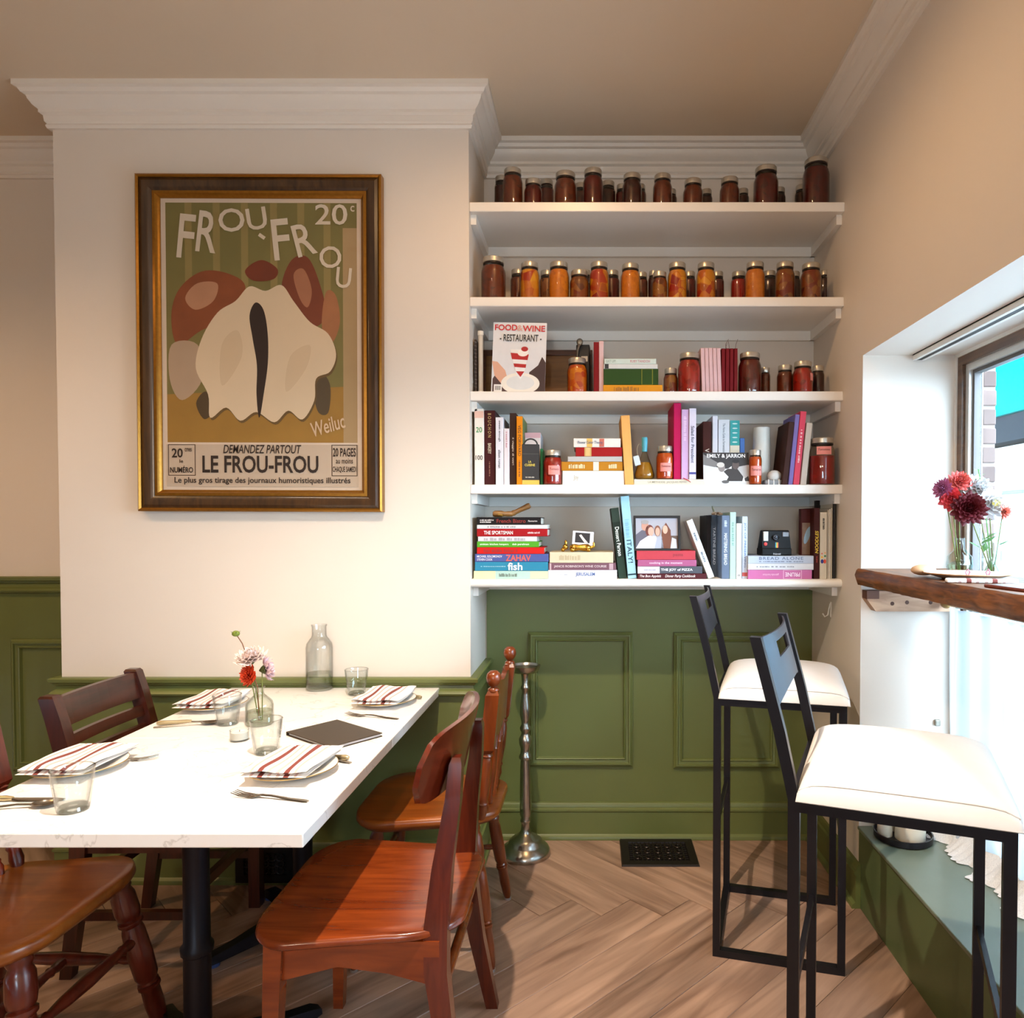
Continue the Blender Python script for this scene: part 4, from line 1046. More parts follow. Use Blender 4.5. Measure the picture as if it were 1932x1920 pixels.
ln = part('lens', xf(lathe([(0.0, 0), (0.012, 0), (0.012, 0.008), (0.0095, 0.009), (0.009, 0.005), (0, 0.005)], 20), Matrix.Translation((-cw * 0.03, -0.004, ch * 0.72)) @ Matrix.Rotation(pi / 2, 4, 'X')), mat('2a2a2e', 0.2, metal=0.5), ic, 40)
part('lens_glass', xf(ball(0.007, (0, 0, 0), 12, 1, 1, 0.4), Matrix.Translation((-cw * 0.03, -0.010, ch * 0.72)) @ Matrix.Rotation(pi / 2, 4, 'X')), mat('3a3f4a', 0.1), ln, 60)
part('viewfinder', rbox(cw * 0.2, cw * 0.42, -0.006, 0.004, ch * 0.74, ch * 0.93, 0.002), mat('6a6a70', 0.25), ic)
part('red_button', xf(lathe([(0, 0), (0.0065, 0), (0.0065, 0.004), (0, 0.005)], 14), Matrix.Translation((-cw * 0.37, -0.005, ch * 0.46)) @ Matrix.Rotation(pi / 2, 4, 'X')), mat('d0281c', 0.4), ic, 40)
for k, c in enumerate(('3a8ac0', '4aa050', 'e0c030', 'e08a30', 'd04a3a')):
    part('rainbow_stripe', box(-cw * 0.05 + k * 0.0024, -cw * 0.05 + (k + 1) * 0.0024, -0.0088, -0.005, ch * 0.31, ch * 0.52), mat(c, 0.5), ic)
lettering('Polaroid', ic, mat('c8c8cc', 0.5), (0.0, -0.0122, ch * 0.07), cw * 0.24, ch * 0.07)
# right-hand end
b1 = stand('maroon book with a cover picture of a bottle', 'E', 1511, 1535, 960, '4a1712', 2.74, 0.03, group=G_UP)
hq = at(1522, 960, 2.74)[2] - zE
flat([(-0.02, 0.09), (0.02, 0.09), (0.02, hq * 0.80), (-0.02, hq * 0.80)], b1, mat('7a5a40', 0.5, vary=0.4, scale=60), -0.0006, 'cover_print')
flat(ellipse(0.0, hq * 0.62, 0.010, 0.035, 16, -0.3), b1, mat('8aa4b4', 0.4), -0.0009, 'cover_print')
stand('maroon book with yellow italic title', 'E', 1535.5, 1546.5, 958, '3c120e', 2.69, 0.2, group=G_UP, texts=[('NOODLES', 'd8b820', 0.32, 0.64, 0.6, dict(mode='u', shear=0.2, bold=0.02)), ('~', '9a3018', 0.68, 0.77, 0.25, dict(mode='u'))])
bz = stand('cream book with coloured dots near its foot', 'E', 1547, 1560.5, 966, 'd3cab8', 2.69, 0.19, group=G_UP, texts=[('~', '4a463e', 0.09, 0.26, 0.3)])
for x, z, r, c in ((-0.006, 0.095, 0.003, 'd06050'), (0.006, 0.098, 0.003, 'e0a060'), (-0.006, 0.082, 0.004, 'e0b030'), (0.006, 0.086, 0.004, '2f7a50'), (-0.005, 0.066, 0.008, '24308a'), (0.005, 0.066, 0.008, 'd0482c')):
    flat(ellipse(x, z, min(r, 0.0055), r), bz, mat(c, 0.5), -0.0008, 'dot')
for k in range(3):
    stand('thin cream magazine, %s from left beside the black folder' % ORD[k], 'E', 1561 + 3.2 * k, 1563.8 + 3.2 * k, 962 - 2 * k, ['cfc6b4', 'dcd4c6', 'c4bba8'][k], 2.70, 0.2, group='thin magazines at the shelf end')
bf = thing('black_folder', 'black upright folder against the right wall of the lowest shelf', 'folder', (at(1571, 1020, 2.705)[0], 2.705, zE))
hf = at(1574, 945, 2.705)[2] - zE
part('spine', rbox(0, 0.011, 0, 0.004, 0, hf, 0.001, 1), mat('17130f', 0.5), bf)
part('cover', rbox(0.0075, 0.011, 0.003, 0.24, 0, hf, 0.001, 1), mat('17130f', 0.5), bf)
part('pages', box(0.002, 0.0072, 0.004, 0.2, 0.004, hf - 0.006), PAGES, bf)
stand('thin cream card folder touching the right niche wall', 'E', 1578, 1582, 948, 'b8a684', 2.72, 0.2, group=G_UP)
stand('black binder standing behind the maroon and cream books', 'E', 1540, 1569, 944, '1c1612', 2.86, 0.03, group=G_UP)

# ================================================================== PICTURE ON THE CHIMNEY BREAST
pl, pr_ = at(267, 650, ZB)[0], at(724, 650, ZB)[0]
pt, pb = at(490, 336, ZB)[2], at(500, 965, ZB)[2]
PWd, PHt = pr_ - pl, pt - pb
pic = thing('framed_poster', 'framed vintage poster in dark gilt-edged frame on the chimney breast', 'picture', ((pl + pr_) / 2, ZB, pb), (0, radians(0.2), 0))
hw = PWd / 2
GILT = mat('9a6a24', 0.35, metal=0.75, vary=0.25, scale=90)
DKFR = wood('4a3018', '22130a', 0.35, 2, (4, 50, 50), coat=0.4)
part('outer_gilt', wallframe(-hw, hw, 0, PHt, 0, [(0, 0), (0, 0.034), (0.006, 0.040), (0.012, 0.034), (0.012, 0)]), GILT, pic)
part('frame', wallframe(-hw + 0.012, hw - 0.012, 0.012, PHt - 0.012, 0, [(0, 0), (0, 0.030), (0.012, 0.036), (0.030, 0.033), (0.045, 0.024), (0.045, 0)]), DKFR, pic, 30)
part('inner_gilt', wallframe(-hw + 0.057, hw - 0.057, 0.057, PHt - 0.057, 0, [(0, 0), (0, 0.026), (0.010, 0.028), (0.014, 0.020), (0.022, 0.014), (0.022, 0)]), GILT, pic, 30)
iw, i0, i1 = hw - 0.078, 0.078, PHt - 0.078
post = part('poster', box(-iw, iw, -0.010, 0, i0, i1), mat('c9b7a4', 0.6), pic)
def pp(u, v): return (-iw + 2 * iw * u, i0 + (i1 - i0) * v)     # u, v from lower left of the sheet
_pk = 0
def pflat(pts, c, name='printed_shape', vary=0.05):
    global _pk
    _pk += 1
    return flat([pp(*q) for q in pts], post, mat(c, 0.6, vary=vary, scale=9), -0.0102 - 0.00006 * _pk, name)
def curve(pts, n=6):
    """closed smooth outline through the points"""
    out = []
    m = len(pts)
    for i in range(m):
        p0, p1, p2, p3 = (Vector(pts[(i + k) % m]) for k in (-1, 0, 1, 2))
        for k in range(n):
            t = k / n
            q = 0.5 * ((2 * p1) + (p2 - p0) * t + (2 * p0 - 5 * p1 + 4 * p2 - p3) * t * t + (3 * p1 - p0 - 3 * p2 + p3) * t ** 3)
            out.append((q.x, q.y))
    return out
pflat([(0.025, 0.165), (0.975, 0.165), (0.975, 0.985), (0.025, 0.985)], '6f6636', vary=0.15)
pflat([(0.025, 0.165), (0.975, 0.165), (0.975, 0.36), (0.025, 0.33)], '8f6a28', vary=0.15)
pflat([(0.905, 0.165), (0.975, 0.165), (0.975, 0.90), (0.905, 0.90)], '9c825c', vary=0.1)
for u in (0.12, 0.26, 0.40, 0.545, 0.68, 0.81):
    pflat([(u, 0.55), (u + 0.035, 0.55), (u + 0.035, 0.985), (u, 0.985)], '867644', vary=0.15)
# plain stand-in composition: rust and brown side fields, one large pale cloud, a few dark strokes
pflat(curve([(0.05, 0.60), (0.09, 0.69), (0.2, 0.75), (0.33, 0.745), (0.42, 0.70), (0.36, 0.60), (0.2, 0.55), (0.08, 0.50)]), '7c3f1e', vary=0.3)
pflat(curve([(0.12, 0.66), (0.18, 0.71), (0.28, 0.71), (0.26, 0.65), (0.17, 0.62)]), 'a8785a', vary=0.2)
pflat(curve([(0.60, 0.70), (0.65, 0.79), (0.73, 0.80), (0.79, 0.71), (0.82, 0.60), (0.74, 0.56), (0.64, 0.62)]), '6e331a', vary=0.3)
pflat(curve([(0.66, 0.74), (0.71, 0.76), (0.75, 0.69), (0.73, 0.63), (0.69, 0.66)]), '9a6446', vary=0.2)
pflat(curve([(0.80, 0.56), (0.82, 0.68), (0.87, 0.67), (0.89, 0.58), (0.85, 0.51)]), '94603c', vary=0.3)
pflat(curve([(0.05, 0.50), (0.04, 0.38), (0.10, 0.31), (0.2, 0.38), (0.18, 0.5)]), 'a48c74', vary=0.1)
pflat(curve([(0.76, 0.34), (0.80, 0.40), (0.84, 0.36), (0.83, 0.27), (0.78, 0.27)]), '4a3c26')
pflat(curve([(0.17, 0.30), (0.22, 0.34), (0.26, 0.28), (0.21, 0.245)]), '45341c')
cloud = curve([(0.17, 0.42), (0.20, 0.52), (0.28, 0.61), (0.37, 0.65), (0.44, 0.70), (0.52, 0.685), (0.60, 0.705), (0.66, 0.65), (0.74, 0.58), (0.83, 0.54), (0.87, 0.47), (0.84, 0.41), (0.77, 0.385), (0.76, 0.31), (0.70, 0.245), (0.63, 0.275), (0.56, 0.235), (0.47, 0.27), (0.39, 0.24), (0.32, 0.285), (0.24, 0.25), (0.23, 0.33)])
pflat([(a + 0.006, b - 0.008) for a, b in cloud], '5e4824')
pflat(cloud, 'cbb698', vary=0.05)
pflat(curve([(0.30, 0.36), (0.40, 0.46), (0.38, 0.55), (0.30, 0.5)]), 'c2ab8c'); pflat(curve([(0.62, 0.34), (0.72, 0.42), (0.74, 0.5), (0.64, 0.46)]), 'c2ab8c')
pflat(curve([(0.42, 0.755), (0.50, 0.79), (0.58, 0.76), (0.56, 0.725), (0.46, 0.72)]), '6a2c14', vary=0.3)
pflat(curve([(0.44, 0.60), (0.47, 0.645), (0.51, 0.62), (0.53, 0.54), (0.53, 0.44), (0.51, 0.34), (0.485, 0.25), (0.472, 0.33), (0.475, 0.43), (0.455, 0.52)]), '24130c')
pflat([(0.02, 0.012), (0.98, 0.012), (0.98, 0.158), (0.02, 0.158)], 'b3a18e')
for a, b in ((0.028, 0.165), (0.845, 0.975)):
    for q in ([(a, 0.05), (b, 0.05), (b, 0.0525), (a, 0.0525)], [(a, 0.1555), (b, 0.1555), (b, 0.158), (a, 0.158)], [(a, 0.05), (a + 0.004, 0.05), (a + 0.004, 0.158), (a, 0.158)], [(b - 0.004, 0.05), (b, 0.05), (b, 0.158), (b - 0.004, 0.158)]):
        pflat(q, '3a2616', 'printed_rule')
def pt_(s, u, v, w, h, c='22140e', **kw):
    x, z = pp(u, v)
    lettering(s, post, mat(c, 0.6), (x, -0.0128, z), 2 * iw * w, (i1 - i0) * h, **kw)
pt_('DEMANDEZ PARTOUT', 0.50, 0.142, 0.39, 0.030, bold=0.012, shear=0.2)
pt_('LE FROU-FROU', 0.49, 0.090, 0.58, 0.060, bold=0.02)
pt_('Le plus gros tirage des journaux humoristiques illustrés', 0.50, 0.032, 0.88, 0.026, bold=0.015)
pt_('20', 0.075, 0.128, 0.055, 0.032, bold=0.02); pt_('cmes', 0.13, 0.139, 0.035, 0.012); pt_('le', 0.095, 0.100, 0.018, 0.012); pt_('NUMÉRO', 0.096, 0.072, 0.115, 0.024, bold=0.02)
pt_('20 PAGES', 0.91, 0.132, 0.115, 0.030, bold=0.02); pt_('au moins', 0.91, 0.102, 0.085, 0.018); pt_('CHAQUE SAMEDI', 0.91, 0.072, 0.118, 0.022, bold=0.015)
SMK = 'c9bba6'
for s, u, v, w, h, r in (('F', 0.13, 0.87, 0.08, 0.15, -0.1), ('R', 0.235, 0.885, 0.10, 0.14, -0.12), ('O', 0.355, 0.925, 0.13, 0.08, 0.0), ('U', 0.48, 0.93, 0.10, 0.075, 0.15), ('-', 0.505, 0.87, 0.035, 0.012, -0.6), ('F', 0.60, 0.86, 0.085, 0.14, 0.1), ('R', 0.715, 0.86, 0.10, 0.11, 0.25), ('O', 0.845, 0.80, 0.11, 0.075, 0.2), ('U', 0.91, 0.73, 0.075, 0.07, -0.1), ('20', 0.85, 0.945, 0.16, 0.07, 0.0), ('c', 0.955, 0.965, 0.02, 0.02, 0)):
    pt_(s, u, v, w, h, SMK, rot=r, bold=0.01)
pt_('Weiluc', 0.83, 0.225, 0.17, 0.05, 'c4a888', rot=0.3, shear=0.2)

# ================================================================== TABLES
TZ = 0.727
def marble():
    m, nt, b = new_mat('white_quartz')
    tc = nt.nodes.new('ShaderNodeTexCoord')
    n = nt.nodes.new('ShaderNodeTexNoise'); n.inputs['Scale'].default_value = 3.2; n.inputs['Detail'].default_value = 7; n.inputs['Distortion'].default_value = 1.5
    nt.links.new(tc.outputs['Object'], n.inputs['Vector'])
    cr = nt.nodes.new('ShaderNodeValToRGB')
    e = cr.color_ramp.elements
    e[0].position = 0.494; e[0].color = (*lin('f2f0ee'), 1); e[1].position = 0.506; e[1].color = (*lin('f2f0ee'), 1)
    k = e.new(0.50); k.color = (*lin('d6d3d0'), 1)
    nt.links.new(n.outputs['Fac'], cr.inputs[0]); nt.links.new(cr.outputs[0], b.inputs['Base Color'])
    b.inputs['Roughness'].default_value = 0.22
    return m
QUARTZ = marble()
TX0, TX1 = -1.335, -0.565
TY = (1.385, 2.012, 2.640)
for k in range(2):
    cx, cy = (TX0 + TX1) / 2, (TY[k] + TY[k + 1]) / 2
    t = thing('cafe_table', ['white quartz table nearest the viewer on a black iron post', 'white quartz table pushed against the green wainscot'][k], 'table', (cx, cy, 0), group='pair of white cafe tables')
    w, d = (TX1 - TX0) / 2, (TY[k + 1] - TY[k]) / 2 - 0.0008
    part('tabletop', rbox(-w, w, -d, d, TZ - 0.029, TZ, 0.0025, 2), QUARTZ, t)
    part('post', lathe([(0.03, 0.06), (0.036, 0.075), (0.036, 0.10), (0.029, 0.115), (0.031, 0.14), (0.0305, 0.30), (0.036, 0.305), (0.037, 0.32), (0.030, 0.33), (0.029, 0.52), (0.031, 0.60), (0.036, 0.605), (0.036, 0.62), (0.030, 0.63), (0.026, 0.66), (0.032, 0.665), (0.032, TZ - 0.035)], 16), IRON, t, 40)
    part('spider', join(rbox(-0.24, 0.24, -0.02, 0.02, TZ - 0.045, TZ - 0.029, 0.003), rbox(-0.02, 0.02, -0.22, 0.22, TZ - 0.045, TZ - 0.029, 0.003)), IRON, t)
    part('base_hub', lathe([(0.075, 0.03), (0.085, 0.045), (0.075, 0.075), (0.05, 0.095), (0.034, 0.105), (0, 0.105)], 20), IRON, t, 50)
    for q in range(4):
        a = pi / 4 + q * pi / 2
        lg = part('foot', xf(loft([[(x, -w_, zb), (x, w_, zb), (x, w_ * 0.8, zt), (x, -w_ * 0.8, zt)] for x, w_, zb, zt in ((0.03, 0.03, 0.03, 0.085), (0.12, 0.025, 0.025, 0.07), (0.22, 0.02, 0.015, 0.045), (0.28, 0.022, 0.012, 0.035), (0.30, 0.016, 0.012, 0.025))]), Matrix.Rotation(a, 4, 'Z')), IRON, t, 30)
        part('glide', move(lathe([(0, 0), (0.02, 0), (0.02, 0.013), (0, 0.013)], 12), 0.275 * cos(a), 0.275 * sin(a), 0), mat('3a4a78', 0.3), lg, 40)

# ================================================================== CHAIRS
def rail_y(x0, x1, yA, yB, zA, zB, bow=0.0, n=8, th=0.02):
    """horizontal slat between two posts, bowed backwards along -X"""
    loops = []
    for i in range(n + 1):
        u = i / n
        y = yA + (yB - yA) * u
        b = -bow * (1 - (2 * u - 1) ** 2)
        loops.append([(x0 + b, y, zA), (x0 + b + th, y, zA), (x1 + b + th, y, zB), (x1 + b, y, zB)])
    return loft(loops)
# --- dark ladder-back chair on the far left side
DKW = wood('471a0d', '270b05', 0.3, 2, (4, 45, 45), coat=0.35)
DKWX = wood('471a0d', '270b05', 0.3, 1, (4, 45, 45), coat=0.35)
c1 = thing('ladderback_chair', 'dark brown ladder-back chair tucked under the far left of the tables', 'chair', (-1.36, 2.275, 0), (0, 0, radians(1)))
for s in (-1, 1):
    y = s * 0.195
    part('back_post', beam([(-0.185, y, 0), (-0.15, y, 0.25), (-0.14, y, 0.43), (-0.165, y, 0.60), (-0.205, y, 0.76), (-0.225, y, 0.825), (-0.226, y, 0.832)], [0.017, 0.020, 0.024, 0.024, 0.023, 0.022, 0.017], [0.015, 0.017, 0.018, 0.018, 0.018, 0.018, 0.014]), DKW, c1)
    part('front_leg', beam([(0.19, y, 0), (0.19, y, 0.42)], 0.019, 0.019), DKW, c1)
    part('side_stretcher', box(-0.15, 0.18, y - 0.009, y + 0.009, 0.17, 0.195), DKW, c1)
    part('side_apron', box(-0.14, 0.18, y - 0.010, y + 0.010, 0.37, 0.42), DKW, c1)
part('seat', rbox(-0.165, 0.225, -0.21, 0.21, 0.42, 0.445, 0.008, 2), DKWX, c1)
part('front_apron', box(0.18, 0.2, -0.18, 0.18, 0.37, 0.42), DKWX, c1)
part('front_stretcher', box(0.175, 0.195, -0.18, 0.18, 0.235, 0.265), DKWX, c1)
part('back_stretcher', box(-0.165, -0.145, -0.18, 0.18, 0.235, 0.265), DKWX, c1)
part('top_slat', rail_y(-0.208, -0.226, -0.18, 0.18, 0.735, 0.822, 0.012, th=0.018), DKWX, c1)
part('middle_slat', rail_y(-0.190, -0.198, -0.18, 0.18, 0.676, 0.708, 0.012, th=0.016), DKWX, c1)
part('lower_slat', rail_y(-0.176, -0.184, -0.18, 0.18, 0.622, 0.648, 0.012, th=0.016), DKWX, c1)

# --- chair with curved plywood back, near right
RED = wood('8c3d13', '5e2007', 0.25, 0, (4, 30, 30), coat=0.35)
REDV = wood('5e1f0d', '3a0d05', 0.25, 2, (3, 40, 40), coat=0.35)
c3 = thing('plywood_back_chair', 'reddish wooden chair with curved panel back nearest the viewer', 'chair', (-0.50, 1.735, 0))
def seat_outline(front, back, wf, wb, n=10):
    """front at -X"""
    pts = []
    def corner(cx, cy, rx, ry, a0, a1):
        for k in range(n + 1):
            a = a0 + (a1 - a0) * k / n
            pts.append((cx + rx * cos(a), cy + ry * sin(a)))
    corner(front + 0.10, wf - 0.13, 0.10, 0.13, pi, pi / 2)
    corner(back - 0.16, wb - 0.10, 0.16, 0.10, pi / 2, 0)
    corner(back - 0.16, -wb + 0.10, 0.16, 0.10, 0, -pi / 2)
    corner(front + 0.10, -wf + 0.13, 0.10, 0.13, -pi / 2, -pi)
    return pts
def seat_geo(out, z, th, dish=0.006, round_=0.006):
    cx = sum(p[0] for p in out) / len(out); cy = sum(p[1] for p in out) / len(out)
    loops = []
    def lp(s, zz): return [(cx + (x - cx) * s, cy + (y - cy) * s, zz) for x, y in out]
    loops = [lp(0.93, z - th), lp(0.985, z - th + round_), lp(1.0, z - th / 2), lp(0.99, z - 0.003), lp(0.97, z), lp(0.8, z - dish * 0.5), lp(0.5, z - dish), lp(0.1, z - dish)]
    return loft(loops)
part('seat', seat_geo(seat_outline(-0.25, 0.215, 0.255, 0.225), 0.452, 0.024), RED, c3, 50)
part('back_apron', box(0.13, 0.15, -0.15, 0.15, 0.355, 0.428), REDV, c3)
for s in (-1, 1):
    part('side_apron', loft([[(x, s * 0.20 - 0.010, zb), (x, s * 0.20 + 0.010, zb), (x, s * 0.20 + 0.010, 0.43), (x, s * 0.20 - 0.010, 0.43)] for x, zb in ((-0.17, 0.345), (-0.05, 0.375), (0.06, 0.36), (0.15, 0.335), (0.17, 0.35))]), RED, c3, 30)
    part('front_leg', beam([(-0.198, s * 0.215, 0), (-0.19, s * 0.205, 0.30), (-0.186, s * 0.20, 0.43)], [0.013, 0.018, 0.020], [0.013, 0.018, 0.020]), RED, c3)
    yy = s * 0.155
    part('back_post', beam([(0.225, s * 0.215, 0), (0.185, s * 0.205, 0.20), (0.162, s * 0.195, 0.36), (0.160, s * 0.185, 0.45), (0.172, s * 0.175, 0.58), (0.192, yy, 0.72), (0.198, s * 0.150, 0.80), (0.199, s * 0.150, 0.815)], [0.016, 0.020, 0.025, 0.026, 0.022, 0.017, 0.014, 0.009], [0.014, 0.017, 0.019, 0.019, 0.018, 0.018, 0.018, 0.012]), REDV, c3, 30)
part('front_apron', box(-0.19, -0.172, -0.18, 0.18, 0.36, 0.43), REDV, c3)
part('back_stretcher', tube([(0.168, -0.195, 0.30), (0.168, 0.195, 0.30)], 0.012, 10), RED, c3, 40)
def panel_back():
    nu, nv, W2 = 26, 10, 0.25
    def P(u, v, off):
        a = 2 * u - 1
        y = W2 * a
        e = max(0.0, 1 - abs(a) ** 9) ** 0.5
        zc, hh = 0.800 + 0.012 * (1 - a * a), 0.078
        b = 2 * v - 1
        z = zc + hh * b * (0.30 + 0.70 * e)
        x = 0.190 - 0.060 * abs(a) ** 2.0 + (z - 0.78) * 0.22 + off
        return (x, y, z)
    A = grid(nu, nv, lambda u, v: P(u, v, -0.006)); B = grid(nu, nv, lambda u, v: P(u, v, 0.006))
    n = len(A[0]); f = list(A[1]) + [tuple(i + n for i in reversed(q)) for q in B[1]]
    edge = [i for i in range(nu + 1)] + [j * (nu + 1) + nu for j in range(1, nv + 1)] + [nv * (nu + 1) + i for i in range(nu - 1, -1, -1)] + [j * (nu + 1) for j in range(nv - 1, 0, -1)]
    for k in range(len(edge)):
        a, b = edge[k], edge[(k + 1) % len(edge)]
        f.append((a, b, b + n, a + n))
    return A[0] + B[0], f
part('backrest', panel_back(), wood('66230e', '421006', 0.18, 1, (3, 30, 30), coat=0.5), c3, 50)

# --- turned wooden chairs (ball finials)
LEG = [(0.010, 0), (0.014, 0.04), (0.0175, 0.16), (0.0165, 0.27), (0.020, 0.28), (0.020, 0.295), (0.016, 0.30), (0.019, 0.315), (0.016, 0.325), (0.0205, 0.36), (0.022, 0.50), (0.020, 0.66), (0.017, 0.70), (0.0215, 0.715), (0.0215, 0.735), (0.017, 0.745), (0.020, 0.76), (0.022, 0.80), (0.021, 0.90), (0.016, 0.94), (0.019, 0.96), (0.017, 1.0)]
STR = [(0.007, 0), (0.010, 0.1), (0.0075, 0.14), (0.010, 0.16), (0.0075, 0.18), (0.011, 0.3), (0.013, 0.5), (0.011, 0.7), (0.0075, 0.82), (0.010, 0.84), (0.0075, 0.86), (0.010, 0.9), (0.007, 1)]
SPI = [(0.007, 0), (0.010, 0.08), (0.007, 0.12), (0.009, 0.14), (0.007, 0.16), (0.0115, 0.45), (0.008, 0.70), (0.011, 0.72), (0.008, 0.74), (0.0095, 0.9), (0.006, 1)]
BPO = [(0.013, 0), (0.017, 0.05), (0.014, 0.1), (0.018, 0.12), (0.014, 0.14), (0.019, 0.28), (0.018, 0.42), (0.013, 0.47), (0.018, 0.485), (0.013, 0.50)]
def turned_chair(name, label, loc, rz, mseat, mleg, foot=(0.21, 0.205), seat=(0.225, 0.22), scale=1.0, sz=0.452, top=0.905, spindles=5, bx=0.17, tx=0.215):
    """faces -X in its own frame; back at +X"""
    c = thing(name, label, 'chair', loc, (0, 0, rz))
    out = seat_outline(-seat[0], seat[0] - 0.005, seat[1], seat[1] - 0.03)
    part('seat', seat_geo(out, sz, 0.036, 0.008, 0.012), mseat, c, 50)
    fx, fy = foot
    for sx in (-1, 1):
        for sy in (-1, 1):
            lg = part('leg', turned((sx * fx, sy * fy, 0.006), (sx * fx * 0.70, sy * fy * 0.72, sz - 0.03), [(a * scale, b) for a, b in LEG], 14), mleg, c, 50)
            part('glide', move(lathe([(0, 0), (0.012, 0), (0.012, 0.007), (0, 0.007)], 12), sx * fx, sy * fy, 0), mat('c9c9cc', 0.3, metal=0.8), lg, 40)
    h = 0.20
    k = 1 - 0.3 * h / (sz - 0.03)
    for sy in (-1, 1):
        part('side_stretcher', turned((-fx * k, sy * fy * k, h), (fx * k, sy * fy * k, h), [(a * scale, b) for a, b in STR], 10), mleg, c, 50)
    part('cross_stretcher', turned((0, -fy * k, h), (0, fy * k, h), [(a * scale, b) for a, b in STR], 10), mleg, c, 50)
    part('front_stretcher', turned((-fx * k * 0.97, -fy * k * 0.97, h + 0.06), (-fx * k * 0.97, fy * k * 0.97, h + 0.06), [(a * scale, b) for a, b in STR], 10), mleg, c, 50)
    for sy in (-1, 1):
        yb, yt = sy * 0.175, sy * 0.208
        L = top - 0.04 - sz
        P = lambda t: (bx + (tx - bx) * t, yb + (yt - yb) * t, sz - 0.006 + (top - 0.045 - sz) * t)
        bp = part('back_post', turned(P(0), P(1.0), [(a, b) for a, b in BPO] + [(0.012, 0.52)], 14), mleg, c, 50)
        part('post_block', beam([P(0.5), P(0.53), P(0.94), P(0.97)], [0.013, 0.020, 0.020, 0.014], [0.013, 0.020, 0.020, 0.014]), mleg, bp)
        q = Vector(P(1.0))
        part('finial', move(lathe([(0.010, -0.022), (0.017, -0.016), (0.017, -0.008), (0.009, -0.002), (0.014, 0.002), (0.0205, 0.012), (0.0225, 0.024), (0.0195, 0.037), (0.011, 0.045), (0, 0.047)], 16), q.x, q.y, q.z), mleg, bp, 60)
    loops = []
    for i in range(13):
        a = 2 * i / 12 - 1
        y = 0.20 * a
        b = 0.022 * (1 - a * a)
        zt = top - 0.085 + 0.045 * (1 - abs(a) ** 3) * (0.75 + 0.25 * cos(3 * pi * a)) * 0.6 + 0.012
        zb = top - 0.215 + 0.012 * cos(2 * pi * a)
        x0 = tx - 0.026 + b
        loops.append([(x0 - 0.008, y, zb), (x0 + 0.008, y, zb), (x0 + 0.020, y, zt), (x0 + 0.004, y, zt)])
    part('crest_rail', loft(loops), mleg, c, 40)
    for i in range(spindles):
        a = 2 * (i + 0.5) / spindles - 1
        b = 0.022 * (1 - a * a)
        part('spindle', turned((bx + 0.004 + b * 0.4, 0.165 * a, sz - 0.008), (tx - 0.028 + b, 0.185 * a, top - 0.205), SPI, 10), mleg, c, 50)
    return c
OAK = wood('9c5014', '6c3006', 0.3, 0, (4, 28, 28), coat=0.3)
OAKV = wood('7c3710', '4c1b06', 0.28, 2, (4, 40, 40), coat=0.35)
turned_chair('spindle_chair', 'orange wooden spindle chair with ball finials in front of the niche', (-0.505, 2.31, 0), 0, OAK, OAKV, foot=(0.205, 0.205))
OAK2 = wood('9c5a20', '72380c', 0.3, 0, (4, 24, 24), coat=0.25)
REDL = wood('5e2010', '3a0e06', 0.28, 2, (4, 40, 40), coat=0.35)
turned_chair('turned_leg_chair', 'honey coloured wooden chair with turned reddish legs at the left edge', (-1.37, 1.655, 0), pi - radians(1), OAK2, REDL, foot=(0.225, 0.215), seat=(0.205, 0.235), scale=1.35, bx=0.118, tx=0.235)

